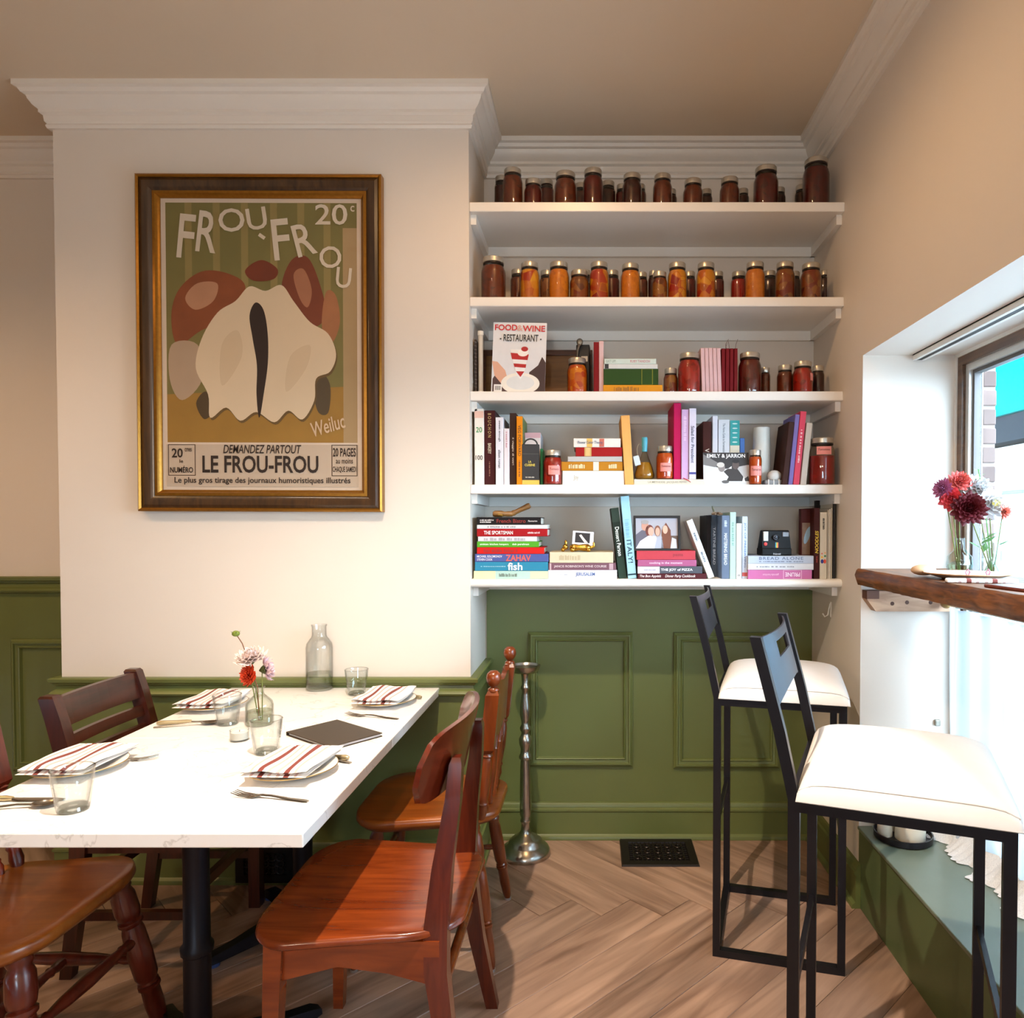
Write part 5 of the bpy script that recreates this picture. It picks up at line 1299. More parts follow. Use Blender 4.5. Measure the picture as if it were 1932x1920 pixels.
# ================================================================== BAR STOOLS
WLEA = mat('ece8e4', 0.38, vary=0.03, scale=25, bump=0.12)
PIPE = mat('cfc9c4', 0.45)
def stool(label, corner, ang):
    """corner = foot of the near back leg; ang = turn of the sitting direction away from +X"""
    s = thing('bar_stool', label, 'stool', (corner[0], corner[1], 0), (0, 0, ang), group='white bar stools at the window counter')
    D, Wd, t, SZ = 0.365, 0.405, 0.011, 0.800
    for x, y in ((D, 0), (D, Wd)):
        part('leg', box(x - t, x + t, y - t, y + t, 0, SZ), BLACKM, s)
    for y in (0, Wd):
        part('back_leg', beam([(0, y, 0), (0, y, SZ), (-0.028, y, SZ + 0.13), (-0.075, y, SZ + 0.31)], t, t), BLACKM, s)
        part('floor_bar', box(t, D - t, y - t, y + t, 0, 2 * t), BLACKM, s)
        part('seat_bar', box(t, D - t, y - t, y + t, SZ - 2 * t, SZ), BLACKM, s)
    for x in (0, D):
        part('seat_bar', box(x - t, x + t, t, Wd - t, SZ - 2 * t, SZ), BLACKM, s)
    part('floor_bar', box(-t, t, t, Wd - t, 0, 2 * t), BLACKM, s)
    for x in (0, D):
        part('footrest', box(x - t * 0.5, x + t * 0.5, t, Wd - t, 0.398, 0.42), BLACKM, s)
    # curved back plate with a hand slot
    z0, z1 = SZ + 0.165, SZ + 0.305
    us = [0, 0.06, 0.13, 0.20, 0.27, 0.34, 0.41, 0.48, 0.56, 0.64, 0.72, 0.80, 0.88, 0.94, 1.0]
    vs = [0, 0.2, 0.55, 0.83, 1.0]
    def P(u, v, off):
        y = t + (Wd - 2 * t) * u
        e = 1 - (2 * u - 1) ** 2
        z = z0 + (z1 - z0) * v + (0.030 * e * (1 - v)) 
        x = -0.028 - 0.047 * (z - SZ - 0.13) / 0.18 + 0.020 * e + off
        return (x, y, z)
    V, Fc = [], []
    nu, nv = len(us), len(vs)
    for off in (-0.002, 0.002):
        V += [P(u, v, off) for v in vs for u in us]
    N = nu * nv
    hole = lambda i, j: (4 <= i <= 8 and j == 2)
    for j in range(nv - 1):
        for i in range(nu - 1):
            if hole(i, j): continue
            q = (j * nu + i, j * nu + i + 1, (j + 1) * nu + i + 1, (j + 1) * nu + i)
            Fc.append(q); Fc.append(tuple(k + N for k in reversed(q)))
            for (di, dj, a, b) in ((0, -1, 0, 1), (1, 0, 1, 2), (0, 1, 2, 3), (-1, 0, 3, 0)):
                ii, jj = i + di, j + dj
                if not (0 <= ii < nu - 1 and 0 <= jj < nv - 1) or hole(ii, jj):
                    Fc.append((q[a], q[b], q[b] + N, q[a] + N))
    part('back_plate', (V, Fc), mat('4c4c54', 0.32, metal=0.7, vary=0.1), s, 40)
    # upholstered cushion: domed top, straight front roll
    def sup(u, v, e=7):
        return max(0.0, (1 - abs(u) ** e)) * max(0.0, (1 - abs(v) ** e))
    n = 20
    x0, x1, y0, y1 = 0.004, D + 0.02, -0.02, Wd + 0.02
    def spread(k): return sin(pi * (k - 0.5)) * 0.5 + 0.5 if False else (0.5 - 0.5 * cos(pi * k))
    def top(a, b):
        u, v = 2 * spread(a) - 1, 2 * spread(b) - 1
        return (x0 + (x1 - x0) * spread(a), y0 + (y1 - y0) * spread(b), SZ + 0.002 + 0.052 * sup(u, v) ** 0.33 + 0.020 * (1 - u * u) * (1 - v * v) - 0.0)
    g1 = grid(n, n, top)
    g2 = grid(n, n, lambda a, b: (x0 + (x1 - x0) * spread(a), y0 + (y1 - y0) * spread(b), SZ + 0.001))
    cu = part('cushion', join(g1, g2), WLEA, s, 60)
    for y, sg in ((y0, 1), (y1, -1)):
        pts = []
        for k in range(17):
            u = -0.97 + 1.94 * k / 16
            v = -sg * 0.955
            xx = x0 + (x1 - x0) * (u + 1) / 2
            zz = SZ + 0.002 + 0.052 * sup(u, v) ** 0.33 + 0.020 * (1 - u * u) * (1 - v * v)
            pts.append((xx, y0 + (y1 - y0) * (v + 1) / 2, zz))
        part('piping', tube(pts, 0.0016, 6), PIPE, cu, 60)
    return s
stool('white cushioned black bar stool beside the bookshelf wall', (0.385, 2.185), radians(-15))
stool('white cushioned black bar stool nearest the viewer', (0.392, 1.375), radians(-22))

# ================================================================== CANDLESTICK, VENTS, HOOK
q = atz(992, 1609, 0.0)
cs = thing('floor_candlestick', 'tall tarnished silver candlestick standing in the niche', 'candlestick', (q[0], 2.86, 0))
SIL = mat('b9b5ad', 0.25, metal=1.0, vary=0.25, scale=40)
part('base', lathe([(0, 0), (0.098, 0), (0.101, 0.006), (0.099, 0.018), (0.092, 0.03), (0.074, 0.042), (0.070, 0.046), (0.066, 0.058), (0.050, 0.072), (0.032, 0.082), (0.024, 0.09)], 36), SIL, cs, 50)
part('stem', lathe([(0.024, 0.088), (0.019, 0.10), (0.017, 0.13), (0.021, 0.135), (0.021, 0.142), (0.018, 0.15), (0.023, 0.165), (0.0235, 0.20), (0.021, 0.35), (0.019, 0.385), (0.025, 0.39), (0.026, 0.40), (0.020, 0.41), (0.018, 0.43), (0.025, 0.45), (0.026, 0.47), (0.018, 0.485), (0.015, 0.495), (0.021, 0.505), (0.022, 0.515), (0.015, 0.53), (0.017, 0.545), (0.022, 0.57), (0.021, 0.60), (0.014, 0.65), (0.013, 0.665), (0.018, 0.672), (0.018, 0.68), (0.013, 0.69), (0.015, 0.72), (0.018, 0.735)], 24), SIL, cs, 50)
part('drip_pan', lathe([(0.018, 0.733), (0.05, 0.74), (0.058, 0.752), (0.062, 0.766), (0.059, 0.766), (0.054, 0.757), (0, 0.755)], 36), SIL, cs, 50)
# floor register
def register(name, label, w, d, M, cells):
    r = thing(name, label, 'vent')
    r.matrix_world = M
    DK = mat('1d1512', 0.45, metal=0.5, vary=0.2)
    part('frame', loft([[(x, y, z) for x, y in ((-w / 2 + i, -d / 2 + i), (w / 2 - i, -d / 2 + i), (w / 2 - i, d / 2 - i), (-w / 2 + i, d / 2 - i))] for i, z in ((0, 0), (0.004, 0.007), (0.034, 0.008), (0.036, 0.001))], caps=False), DK, r)
    part('backing', box(-w / 2 + 0.034, w / 2 - 0.034, -d / 2 + 0.034, d / 2 - 0.034, 0.0, 0.0012), mat('070606', 0.8), r)
    nx, ny = cells
    W2, D2 = w - 0.07, d - 0.07
    for k in range(1, nx):
        x = -W2 / 2 + W2 * k / nx
        part('bar', box(x - 0.0018, x + 0.0018, -D2 / 2, D2 / 2, 0.001, 0.006), DK, r)
    for k in range(1, ny):
        y = -D2 / 2 + D2 * k / ny
        part('bar', box(-W2 / 2, W2 / 2, y - 0.0018, y + 0.0018, 0.001, 0.0055), DK, r)
    for k in range(5):
        for j in range(3):
            x = -W2 * 0.36 + W2 * 0.18 * k; y = -D2 * 0.3 + D2 * 0.3 * j
            part('scroll', move(tube([(0.014 * cos(t), 0.014 * sin(t), 0.006) for t in [2 * pi * i / 10 for i in range(11)]], 0.0022, 5), x, y, 0), mat('2a201b', 0.35, metal=0.6), r, 50)
    return r
a0, a1, a2 = atz(1171, 1583, 0), atz(1303, 1578, 0), atz(1322, 1640, 0)
cxr, cyr = (atz(1171, 1583, 0)[0] + atz(1322, 1640, 0)[0]) / 2 + 0.0, 2.865
register('floor_register', 'black cast-iron floor vent in front of the green panels', 0.305, 0.235, Matrix.Translation((0.268, 2.87, 0.0005)), (14, 9))
gv = at(506, 1632, ZB - 0.02)
register('wall_grille', 'black ornate wall grille under the tables', 0.225, 0.15, Matrix.Translation((gv[0], ZB - 0.04, 0.085)) @ Matrix.Rotation(pi / 2, 4, 'X'), (10, 6))
hk = at(1560, 1165, 2.80)
h = thing('wall_hook', 'small white hook on the right niche wall', 'hook', (XR, 2.78, 1.0), (0, 0, 0))
part('plate', rbox(-0.004, 0, -0.008, 0.008, -0.03, 0.03, 0.001), mat('e4ddd0', 0.4), h)
part('hook_arm', tube([(-0.003, 0, 0.024), (-0.008, 0, 0.0), (-0.012, 0, -0.022), (-0.024, 0, -0.028), (-0.032, 0, -0.016)], 0.003, 8), mat('e4ddd0', 0.4), h, 50)

# ================================================================== THINGS ON THE TABLES
TG = glass('fbfdfd', 1.5, 0.02)
def facet_loops(prof, n=10, tw=0.0):
    return [[(r * cos(2 * pi * k / n + tw), r * sin(2 * pi * k / n + tw), z) for k in range(n)] for r, z in prof]
def tumbler(label, px, py):
    q = atz(px, py, TZ)
    t = thing('glass_tumbler', label, 'glass', (q[0], q[1], TZ), (0, 0, rnd.uniform(0, 1)), group='faceted tumblers on the tables')
    part('outer_wall', join(lathe([(0, 0), (0.027, 0), (0.0295, 0.003), (0.031, 0.012)], 30), loft(facet_loops([(0.0315, 0.012), (0.037, 0.055)], 10), caps=False), lathe([(0.0375, 0.056), (0.0405, 0.088), (0.0412, 0.090)], 30)), TG, t, 25)
    part('inner_wall', lathe([(0, 0.011), (0.025, 0.012), (0.028, 0.016), (0.0345, 0.056), (0.0385, 0.089), (0.0412, 0.090)], 30), TG, t, 40)
    part('rim', lathe([(0.0383, 0.0895), (0.0398, 0.0915), (0.0413, 0.0895)], 30), glass('f2f6f6', 1.5, 0.25), t, 60)
    part('thick_foot', lathe([(0.010, 0.0006), (0.026, 0.0006), (0.028, 0.004), (0.026, 0.0105), (0.008, 0.0105)], 30), glass('f0f5f4', 1.5, 0.2), t, 40)
    return t
tumbler('clear tumbler at the front left corner beside the striped napkin', 138, 1528)
tumbler('clear tumbler just left of the flower bottle', 429, 1366)
tumbler('clear tumbler in front of the flower bottle', 503, 1420)
tumbler('clear tumbler beside the tall carafe', 673, 1310)
# tealight
q = atz(452, 1396, TZ)
tl = thing('tealight', 'white tealight candle in a low glass cup before the flower bottle', 'candle', (q[0], q[1], TZ))
part('cup', lathe([(0, 0), (0.023, 0), (0.025, 0.003), (0.0255, 0.030), (0.0235, 0.030), (0.0232, 0.004), (0, 0.004)], 28), glass('f9fbfb', 1.45, 0.06), tl, 40)
part('wax', lathe([(0, 0.005), (0.0225, 0.005), (0.0225, 0.024), (0.02, 0.0245), (0, 0.0235)], 24), mat('f2efe6', 0.5), tl, 40)
part('wick', tube([(0, 0, 0.022), (0.0005, 0, 0.029)], 0.0008, 6), mat('4a4038', 0.8), tl)
# carafe
q = atz(605, 1299, TZ)
cf_ = thing('glass_carafe', 'tall clear water carafe against the wall', 'carafe', (q[0], q[1] - 0.01, TZ))
hC = at(605, 1177, q[1])[2] - TZ
part('bottle', lathe([(0, 0), (0.042, 0), (0.046, 0.006), (0.047, 0.02), (0.047, 0.155), (0.044, 0.17), (0.034, 0.185), (0.027, 0.193), (0.0255, 0.20), (0.0255, hC - 0.008), (0.028, hC - 0.004), (0.0275, hC)], 36), glass('fafcfc', 1.5, 0.03), cf_, 50)
part('inner_wall', lathe([(0.0265, hC), (0.0235, hC - 0.008), (0.0235, 0.20), (0.032, 0.184), (0.042, 0.168), (0.0445, 0.152), (0.0445, 0.012)], 36), glass('fdfefe', 1.4), cf_, 50)
part('water', lathe([(0, 0.008), (0.041, 0.008), (0.0437, 0.014), (0.0437, 0.062), (0, 0.062)], 36), glass('f3f6f0', 1.33, 0.02), cf_, 40)
# flower bottle
q = atz(490, 1366, TZ)
vb = thing('flower_bottle', 'squat clear glass bottle holding dahlias in the middle of the tables', 'vase', (q[0], q[1], TZ))
part('bottle', lathe([(0, 0), (0.036, 0), (0.0395, 0.004), (0.040, 0.012), (0.0395, 0.058), (0.036, 0.070), (0.022, 0.084), (0.0135, 0.092), (0.0125, 0.098), (0.0125, 0.110), (0.0165, 0.114), (0.0165, 0.118)], 32), glass('f6f9f5', 1.5, 0.02), vb, 50)
part('inner_wall', lathe([(0.0155, 0.118), (0.0105, 0.110), (0.0105, 0.096), (0.02, 0.082), (0.0335, 0.068), (0.037, 0.056), (0.037, 0.008)], 32), glass('fbfcfa', 1.4), vb, 50)
part('water', lathe([(0, 0.006), (0.0345, 0.006), (0.036, 0.010), (0.036, 0.042), (0, 0.042)], 32), glass('f4f7f0', 1.33), vb, 40)
VB = Vector((q[0], q[1], TZ))

def petals(R_, axis, n, cup=1.0, wide=0.36, seed=0, open_=1.75, inner=0.0):
    """dahlia head: blades in a golden-angle spiral round the axis, origin at the head's centre"""
    rr = random.Random(seed)
    M = Vector(axis).to_track_quat('Z', 'Y').to_matrix().to_4x4()
    V, Fc = [], []
    for i in range(n):
        f = (i + 0.5) / n
        th = open_ * (f ** 0.75) + inner
        ph = i * 2.39996
        L = R_ * (0.45 + 0.55 * f) * rr.uniform(0.9, 1.08)
        w = R_ * wide * (0.5 + 0.5 * f)
        d = Vector((sin(th) * cos(ph), sin(th) * sin(ph), cos(th)))
        s = Vector((-sin(ph), cos(ph), 0))
        u = d.cross(s).normalized()
        k = len(V)
        for t, ww, lift in ((0.05, 0.35, 0), (0.45, 1.0, 0.05), (0.8, 0.85, 0.02), (1.0, 0.18, -0.08)):
            c = d * L * t - u * L * lift * cup
            e = u * w * 0.25 * cup
            V += [c - s * w * ww / 2 - e * (ww), c, c + s * w * ww / 2 - e * (ww)]
        for r_ in range(3):
            a = k + r_ * 3
            Fc += [(a, a + 1, a + 4, a + 3), (a + 1, a + 2, a + 5, a + 4)]
    return xf((V, Fc), M)
STEM = mat('6f7a3a', 0.6, vary=0.15); STEMB = mat('7a4a2c', 0.6); LEAF = mat('4f7a34', 0.55, vary=0.15)
def flower(label, base, head, axis, R_, c, n=60, cup=1.0, wide=0.4, seed=1, calyx=True, stem=STEM, leafs=(), group=None, bend=0.0, open_=1.75, eye=None):
    base, head = Vector(base), Vector(head)
    fl = thing('dahlia', label, 'flower', base, group=group)
    hd = head - base
    ax = Vector(axis).normalized()
    tip = hd - ax * R_ * 0.25
    mid = tip * 0.55 + Vector((bend, 0, 0))
    part('stem', tube([(0, 0, 0), mid * 0.5, mid, tip * 0.85 + mid * 0.15 * 0.2, tip], 0.0016, 6), stem, fl, 60)
    part('petals', move(petals(R_, ax, n, cup, wide, seed, open_), hd.x, hd.y, hd.z), mat(c, 0.6, vary=0.25, scale=60), fl, 60)
    if calyx:
        part('calyx', xf(lathe([(0.0012, -R_ * 0.45), (R_ * 0.22, -R_ * 0.28), (R_ * 0.38, -R_ * 0.05), (R_ * 0.2, 0)], 8), Matrix.Translation(hd) @ ax.to_track_quat('Z', 'Y').to_matrix().to_4x4()), mat('3f4a20', 0.6), fl, 40)
    if eye:
        part('eye', xf(ball(R_ * 0.22, (0, 0, R_ * 0.25), 10, 1, 1, 0.6), Matrix.Translation(hd) @ ax.to_track_quat('Z', 'Y').to_matrix().to_4x4()), mat(eye, 0.7), fl, 60)
    for (t, ang, L) in leafs:
        p = mid * min(1, t * 1.6)
        d = Vector((cos(ang), sin(ang) * 0.5, 0.45)).normalized()
        s = Vector((-sin(ang), cos(ang), 0)).normalized()
        g = ([tuple(p), tuple(p + d * L * 0.4 + s * L * 0.22), tuple(p + d * L), tuple(p + d * L * 0.4 - s * L * 0.22), tuple(p + d * L * 0.5 + Vector((0, 0, L * 0.06)))], [(0, 1, 4), (1, 2, 4), (2, 3, 4), (3, 0, 4)])
        part('leaf', g, LEAF, fl, 60)
    return fl
GF = 'dahlias in the table bottle'
Yv = VB.y
def vpt(px, py, dy=0.0): return at(px, py, Yv + dy)
nb_ = VB + Vector((0, 0, 0.012))
flower('pale pink white dahlia at the top of the table bottle', nb_ + Vector((0.004, 0, 0)), vpt(473, 1240), (-0.1, -0.35, 1), 0.052, 'eedad6', 80, seed=2, wide=0.42, group=GF, open_=1.6)
flower('orange red dahlia hanging over the left of the table bottle', nb_ + Vector((-0.004, 0.003, 0)), vpt(468, 1274, -0.03), (-0.45, -0.9, 0.15), 0.035, 'c8401c', 70, seed=3, wide=0.42, group=GF, leafs=((0.55, -0.3, 0.02),))
flower('pale pink dahlia seen from behind on the right of the bottle', nb_ + Vector((0.006, 0.004, 0)), vpt(502, 1262, 0.01), (0.85, 0.4, 0.15), 0.044, 'e6cad2', 46, seed=4, wide=0.5, group=GF, open_=1.5)
bd = thing('dahlia_bud', 'green dahlia bud on a long bent stem', 'flower bud', nb_ + Vector((0, -0.004, 0)), group=GF)
hb_ = vpt(445, 1195) - (nb_ + Vector((0, -0.004, 0)))
m1 = vpt(464, 1232) - (nb_ + Vector((0, -0.004, 0)))
part('stem', tube([(0, 0, 0), (-0.003, 0, 0.10), m1, (m1 + hb_) / 2 + Vector((0.004, 0, 0)), hb_], 0.0016, 6), STEMB, bd, 60)
part('bud', xf(ball(0.010, (0, 0, 0), 10, 1.2, 1, 0.9), Matrix.Translation(hb_)), mat('6a7a28', 0.6), bd, 60)
for k in range(6):
    t = 2 * pi * k / 6
    part('sepal', ([tuple(hb_ + Vector((0.006 * cos(t + a), 0.006 * sin(t + a), b))) for a, b in ((-0.5, 0.0), (0.5, 0.0))] + [tuple(hb_ + Vector((0.017 * cos(t), 0.017 * sin(t), 0.008)))], [(0, 1, 2)]), mat('55661e', 0.6), bd)

# place settings
def napkin_mat():
    m, nt, b = new_mat('striped_napkin')
    tc = nt.nodes.new('ShaderNodeTexCoord'); sx = nt.nodes.new('ShaderNodeSeparateXYZ')
    nt.links.new(tc.outputs['Object'], sx.inputs[0])
    mr = nt.nodes.new('ShaderNodeMapRange'); mr.inputs[1].default_value = -0.08; mr.inputs[2].default_value = 0.08
    nt.links.new(sx.outputs[0], mr.inputs[0])
    cr = nt.nodes.new('ShaderNodeValToRGB'); cr.color_ramp.interpolation = 'CONSTANT'
    Wt, Rd, Pk = (*lin('f1eeec'), 1), (*lin('7e3d36'), 1), (*lin('cdb0ac'), 1)
    stops = [(0, Wt), (0.14, Pk), (0.18, Wt), (0.26, Rd), (0.335, Wt), (0.40, Pk), (0.445, Wt), (0.53, Pk), (0.575, Wt), (0.64, Rd), (0.715, Wt), (0.79, Pk), (0.83, Wt)]
    e = cr.color_ramp.elements
    for i, (p, c) in enumerate(stops):
        el = e[i] if i < 2 else e.new(p)
        el.position = p; el.color = c
    nt.links.new(mr.outputs[0], cr.inputs[0]); nt.links.new(cr.outputs[0], b.inputs['Base Color'])
    b.inputs['Roughness'].default_value = 0.9
    return m
NAP = napkin_mat()
CHINA = mat('ece8e2', 0.2, coat=0.5); GRIM = mat('b09050', 0.3, metal=0.8)
def plate_at(label, x, y, z=TZ, r=0.105):
    p = thing('side_plate', label, 'plate', (x, y, z), group='gilt rimmed side plates')
    part('dish', lathe([(0, 0), (r * 0.55, 0), (r * 0.58, 0.003), (r * 0.66, 0.006), (r * 0.99, 0.0165), (r, 0.018), (r * 0.985, 0.019), (r * 0.66, 0.009), (r * 0.58, 0.006), (0, 0.005)], 44), CHINA, p, 50)
    part('gilt_edge', lathe([(r * 0.985, 0.0187), (r * 0.997, 0.0194), (r * 1.004, 0.0184), (r * 1.0, 0.0172)], 44), GRIM, p, 60)
    return p
def napkin_at(label, x, y, rz, seed, z=TZ, w=0.155, d=0.205):
    rr = random.Random(seed)
    ph = rr.uniform(0, 6)
    t = thing('folded_napkin', label, 'napkin', (x, y, z + 0.018), (0, 0, rz), group='red striped napkins')
    for k, z0 in enumerate((0.0, 0.010)):
        n1, n2 = 14, 16
        sk = 0.003 * k
        def P(u, v, o, z0=z0, sk=sk):
            a, b = (u - 0.5), (v - 0.5)
            e = (1 - abs(2 * a) ** 10) * (1 - abs(2 * b) ** 10)
            zz = z0 + 0.005 + o * 0.0046 * (e ** 0.5 if e > 0 else 0) + 0.004 * sin(3 * b + ph) * b + (0.003 * sin(9 * a + ph + 5 * b) if z0 > 0 and o > 0 else 0.0)
            return (w * a + 0.006 * sin(4 * b + ph) * (1 if z0 else 0.5) + sk, d * b + sk, zz)
        part('fold', join(grid(n1, n2, lambda u, v: P(u, v, 1)), grid(n1, n2, lambda u, v: P(u, v, -1))), NAP, t, 60)
    return t
SETS = [('front left', -1.262, 1.748, 0.02), ('far left', -1.252, 2.352, 0.04), ('near right', -0.728, 1.728, -0.03), ('far right', -0.702, 2.405, -0.05)]
WHERE = ['at the front left beside the corner tumbler', 'at the far left near the ladder-back chair', 'nearest the front right corner of the tables', 'at the far right near the carafe']
for k, (nm, x, y, rz) in enumerate(SETS):
    plate_at('gilt-edged white plate ' + WHERE[k], x, y)
    napkin_at('folded red-striped napkin ' + WHERE[k], x, y, rz, k)
STEEL = mat('aaa59c', 0.22, metal=1.0, vary=0.1)
HANDLE = mat('b8a884', 0.3, metal=0.7, vary=0.1)
def cut_shape(pts):
    """pts of (x, half width, z, thickness)"""
    return loft([[(x, -w, z), (x, w, z), (x, w * 0.8, z + t), (x, -w * 0.8, z + t)] for x, w, z, t in pts])
def fork(label, p, ang, flip=False):
    f = thing('dinner_fork', label, 'fork', (p[0], p[1], TZ), (0, 0, ang), group='forks on the tables')
    part('handle', cut_shape([(0.0, 0.0045, 0.001, 0.002), (0.01, 0.0058, 0.0012, 0.0028), (0.045, 0.004, 0.002, 0.003), (0.09, 0.0028, 0.006, 0.003), (0.118, 0.004, 0.006, 0.002), (0.13, 0.011, 0.003, 0.0015), (0.142, 0.0118, 0.002, 0.0014)]), STEEL, f, 40)
    for k in range(4):
        y = -0.0098 + k * 0.00653
        part('tine', move(cut_shape([(0.14, 0.0021, 0.002, 0.0014), (0.165, 0.0017, 0.004, 0.0014), (0.186, 0.0009, 0.009, 0.0008)]), 0, y, 0), STEEL, f, 40)
    return f
def spoon(label, p, ang):
    f = thing('dinner_spoon', label, 'spoon', (p[0], p[1], TZ), (0, 0, ang), group='spoons on the tables')
    part('handle', cut_shape([(0.0, 0.005, 0.001, 0.002), (0.012, 0.006, 0.0012, 0.0028), (0.05, 0.004, 0.003, 0.003), (0.10, 0.0028, 0.007, 0.003), (0.128, 0.0045, 0.006, 0.002)]), STEEL, f, 40)
    g = grid(10, 8, lambda u, v: (0.152 + 0.028 * cos(2 * pi * u) * v, 0.018 * sin(2 * pi * u) * v, 0.001 + 0.007 * v * v))
    part('bowl', g, STEEL, f, 60)
    return f
def knife(label, p, ang):
    f = thing('table_knife', label, 'knife', (p[0], p[1], TZ), (0, 0, ang), group='knives on the tables')
    part('handle', turned((0, 0, 0.007), (0.095, 0, 0.006), [(0.004, 0), (0.007, 0.08), (0.0062, 0.3), (0.0055, 0.6), (0.0062, 0.85), (0.0045, 1)], 10), HANDLE, f, 50)
    part('blade', cut_shape([(0.094, 0.0035, 0.003, 0.004), (0.11, 0.008, 0.003, 0.0022), (0.18, 0.009, 0.003, 0.0014), (0.205, 0.004, 0.003, 0.001)]), STEEL, f, 40)
    return f
def tp(px, py): return atz(px, py, TZ)
def along(fn, label, pxa, pxb):
    a, b = tp(*pxa), tp(*pxb)
    fn(label, a, math.atan2(b[1] - a[1], b[0] - a[0]))
along(fork, 'silver fork in front of the near right plate', (581, 1513), (432, 1499))
along(fork, 'silver fork in front of the far right plate', (752, 1357), (645, 1348))
along(fork, 'silver fork poking out behind the front left napkin', (140, 1445), (278, 1432))
along(knife, 'knife with cream handle at the front left table edge', (-60, 1512), (100, 1510))
along(spoon, 'silver spoon with its bowl beside the front left tumbler', (-70, 1531), (102, 1520))
along(knife, 'knife lying in front of the far left plate', (296, 1368), (398, 1362))
along(spoon, 'silver spoon lying in front of the far left plate', (290, 1373), (400, 1366))
along(spoon, 'silver spoon behind the near right napkin', (662, 1440), (540, 1424))
along(knife, 'knife with cream handle behind the near right napkin', (658, 1434), (560, 1428))
along(knife, 'knife behind the far right napkin', (795, 1319), (700, 1306))
# menu folder
mn = thing('menu_folder', 'dark brown menu folder lying on the tables', 'menu', (-0.736, 2.030, TZ), (0, 0, radians(-38)))
MB_ = mat('362a1c', 0.5, vary=0.12, scale=50)
part('back_cover', rbox(-0.113, 0.113, -0.082, 0.082, 0, 0.0025, 0.001, 1), MB_, mn)
part('pages', box(-0.105, 0.110, -0.077, 0.077, 0.0025, 0.0085), mat('dfe0e6', 0.7), mn)
part('front_cover', rbox(-0.113, 0.113, -0.082, 0.082, 0.0085, 0.011, 0.001, 1), MB_, mn)
part('spine', rbox(-0.1145, -0.111, -0.082, 0.082, 0, 0.011, 0.0012, 1), MB_, mn)

# ================================================================== WINDOW COUNTER
LZ = 1.180
LEDGE = wood('8a5220', '2a1408', 0.5, 1, (7, 70, 70), coat=0.05)
ldg = thing('window_counter', 'thick rustic wooden counter plank along the window', 'counter', (0, 0, 0))
loops = []
rr = random.Random(5)
y = WY0 + 0.02
while y < WY1 - 0.001:
    n1, n2, n3 = (rr.uniform(-1, 1) for _ in range(3))
    xf0 = 0.908 + 0.004 * n1 + 0.005 * sin(5 * y)
    loops.append([(1.23, y, LZ - 0.055), (1.23, y, LZ), (xf0 + 0.006, y, LZ), (xf0, y, LZ - 0.006 + 0.001 * n2), (xf0 - 0.004 + 0.003 * n3, y, LZ - 0.022), (xf0 + 0.002 * n2, y, LZ - 0.042), (xf0 + 0.006 + 0.003 * n1, y, LZ - 0.056), (xf0 + 0.03, y, LZ - 0.058)])
    y += 0.03
part('plank', loft(loops), LEDGE, ldg, 30)
PINE = wood('c09878', '8a5f44', 0.6, 0, (5, 30, 30), coat=0.0)
br = thing('counter_bracket', 'short pine batten screwed to the window jamb under the counter', 'batten', (0, 0, 0))
part('batten', loft([[(x, yy, z) for x, z in ((0.935, 1.105), (0.935, 1.075), (0.965, 1.035), (1.235, 1.035), (1.235, 1.105))] for yy in (WY1 - 0.045, WY1 - 0.001)]), PINE, br)
part('dark_end', box(0.9335, 0.975, WY1 - 0.046, WY1 - 0.002, 1.078, 1.1055), mat('5a3018', 0.6), br)
for x, z in ((1.02, 1.062), (1.07, 1.066), (1.15, 1.066)):
    part('knot', xf(lathe([(0, 0), (0.007, 0), (0.006, 0.0006), (0, 0.0006)], 10), Matrix.Translation((x, WY1 - 0.045, z)) @ Matrix.Rotation(pi / 2, 4, 'X')), mat('4a2a18', 0.7), br)
# curtain
def sheer():
    m = bpy.data.materials.new('sheer_cotton'); m.use_nodes = True
    nt = m.node_tree; nt.nodes.clear()
    out = nt.nodes.new('ShaderNodeOutputMaterial')
    a = nt.nodes.new('ShaderNodeMixShader'); b = nt.nodes.new('ShaderNodeMixShader')
    tr_ = nt.nodes.new('ShaderNodeBsdfTransparent'); tl_ = nt.nodes.new('ShaderNodeBsdfTranslucent'); df_ = nt.nodes.new('ShaderNodeBsdfDiffuse')
    tl_.inputs[0].default_value = (0.48, 0.48, 0.48, 1); df_.inputs[0].default_value = (0.8, 0.8, 0.82, 1)
    w = nt.nodes.new('ShaderNodeTexNoise'); w.inputs['Scale'].default_value = 400
    nt.links.new(tl_.outputs[0], a.inputs[1]); nt.links.new(df_.outputs[0], a.inputs[2]); a.inputs[0].default_value = 0.4
    mr = nt.nodes.new('ShaderNodeMapRange'); mr.inputs[3].default_value = 0.0; mr.inputs[4].default_value = 0.08
    nt.links.new(w.outputs['Fac'], mr.inputs[0]); nt.links.new(mr.outputs[0], b.inputs[0])
    nt.links.new(a.outputs[0], b.inputs[1]); nt.links.new(tr_.outputs[0], b.inputs[2])
    nt.links.new(b.outputs[0], out.inputs[0])
    return m
SHEER = sheer()
ct = thing('sheer_curtain', 'gathered white sheer curtain hanging under the counter', 'curtain', (0, 0, 0))
cr_ = random.Random(9)
fold = [cr_.uniform(0.7, 1.4) for _ in range(60)]
def curt(u, v):
    y = 2.39 - 1.86 * u
    s = sin(2 * pi * 12 * u + 1.5 * sin(9 * u)) + 0.5 * sin(2 * pi * 28 * u + 2)
    return (1.192 + (0.012 + 0.010 * (1 - v)) * s + 0.02 * (1 - v) ** 3, y, 0.30 + 0.755 * v)
part('cloth', grid(420, 10, curt), SHEER, ct, 80)
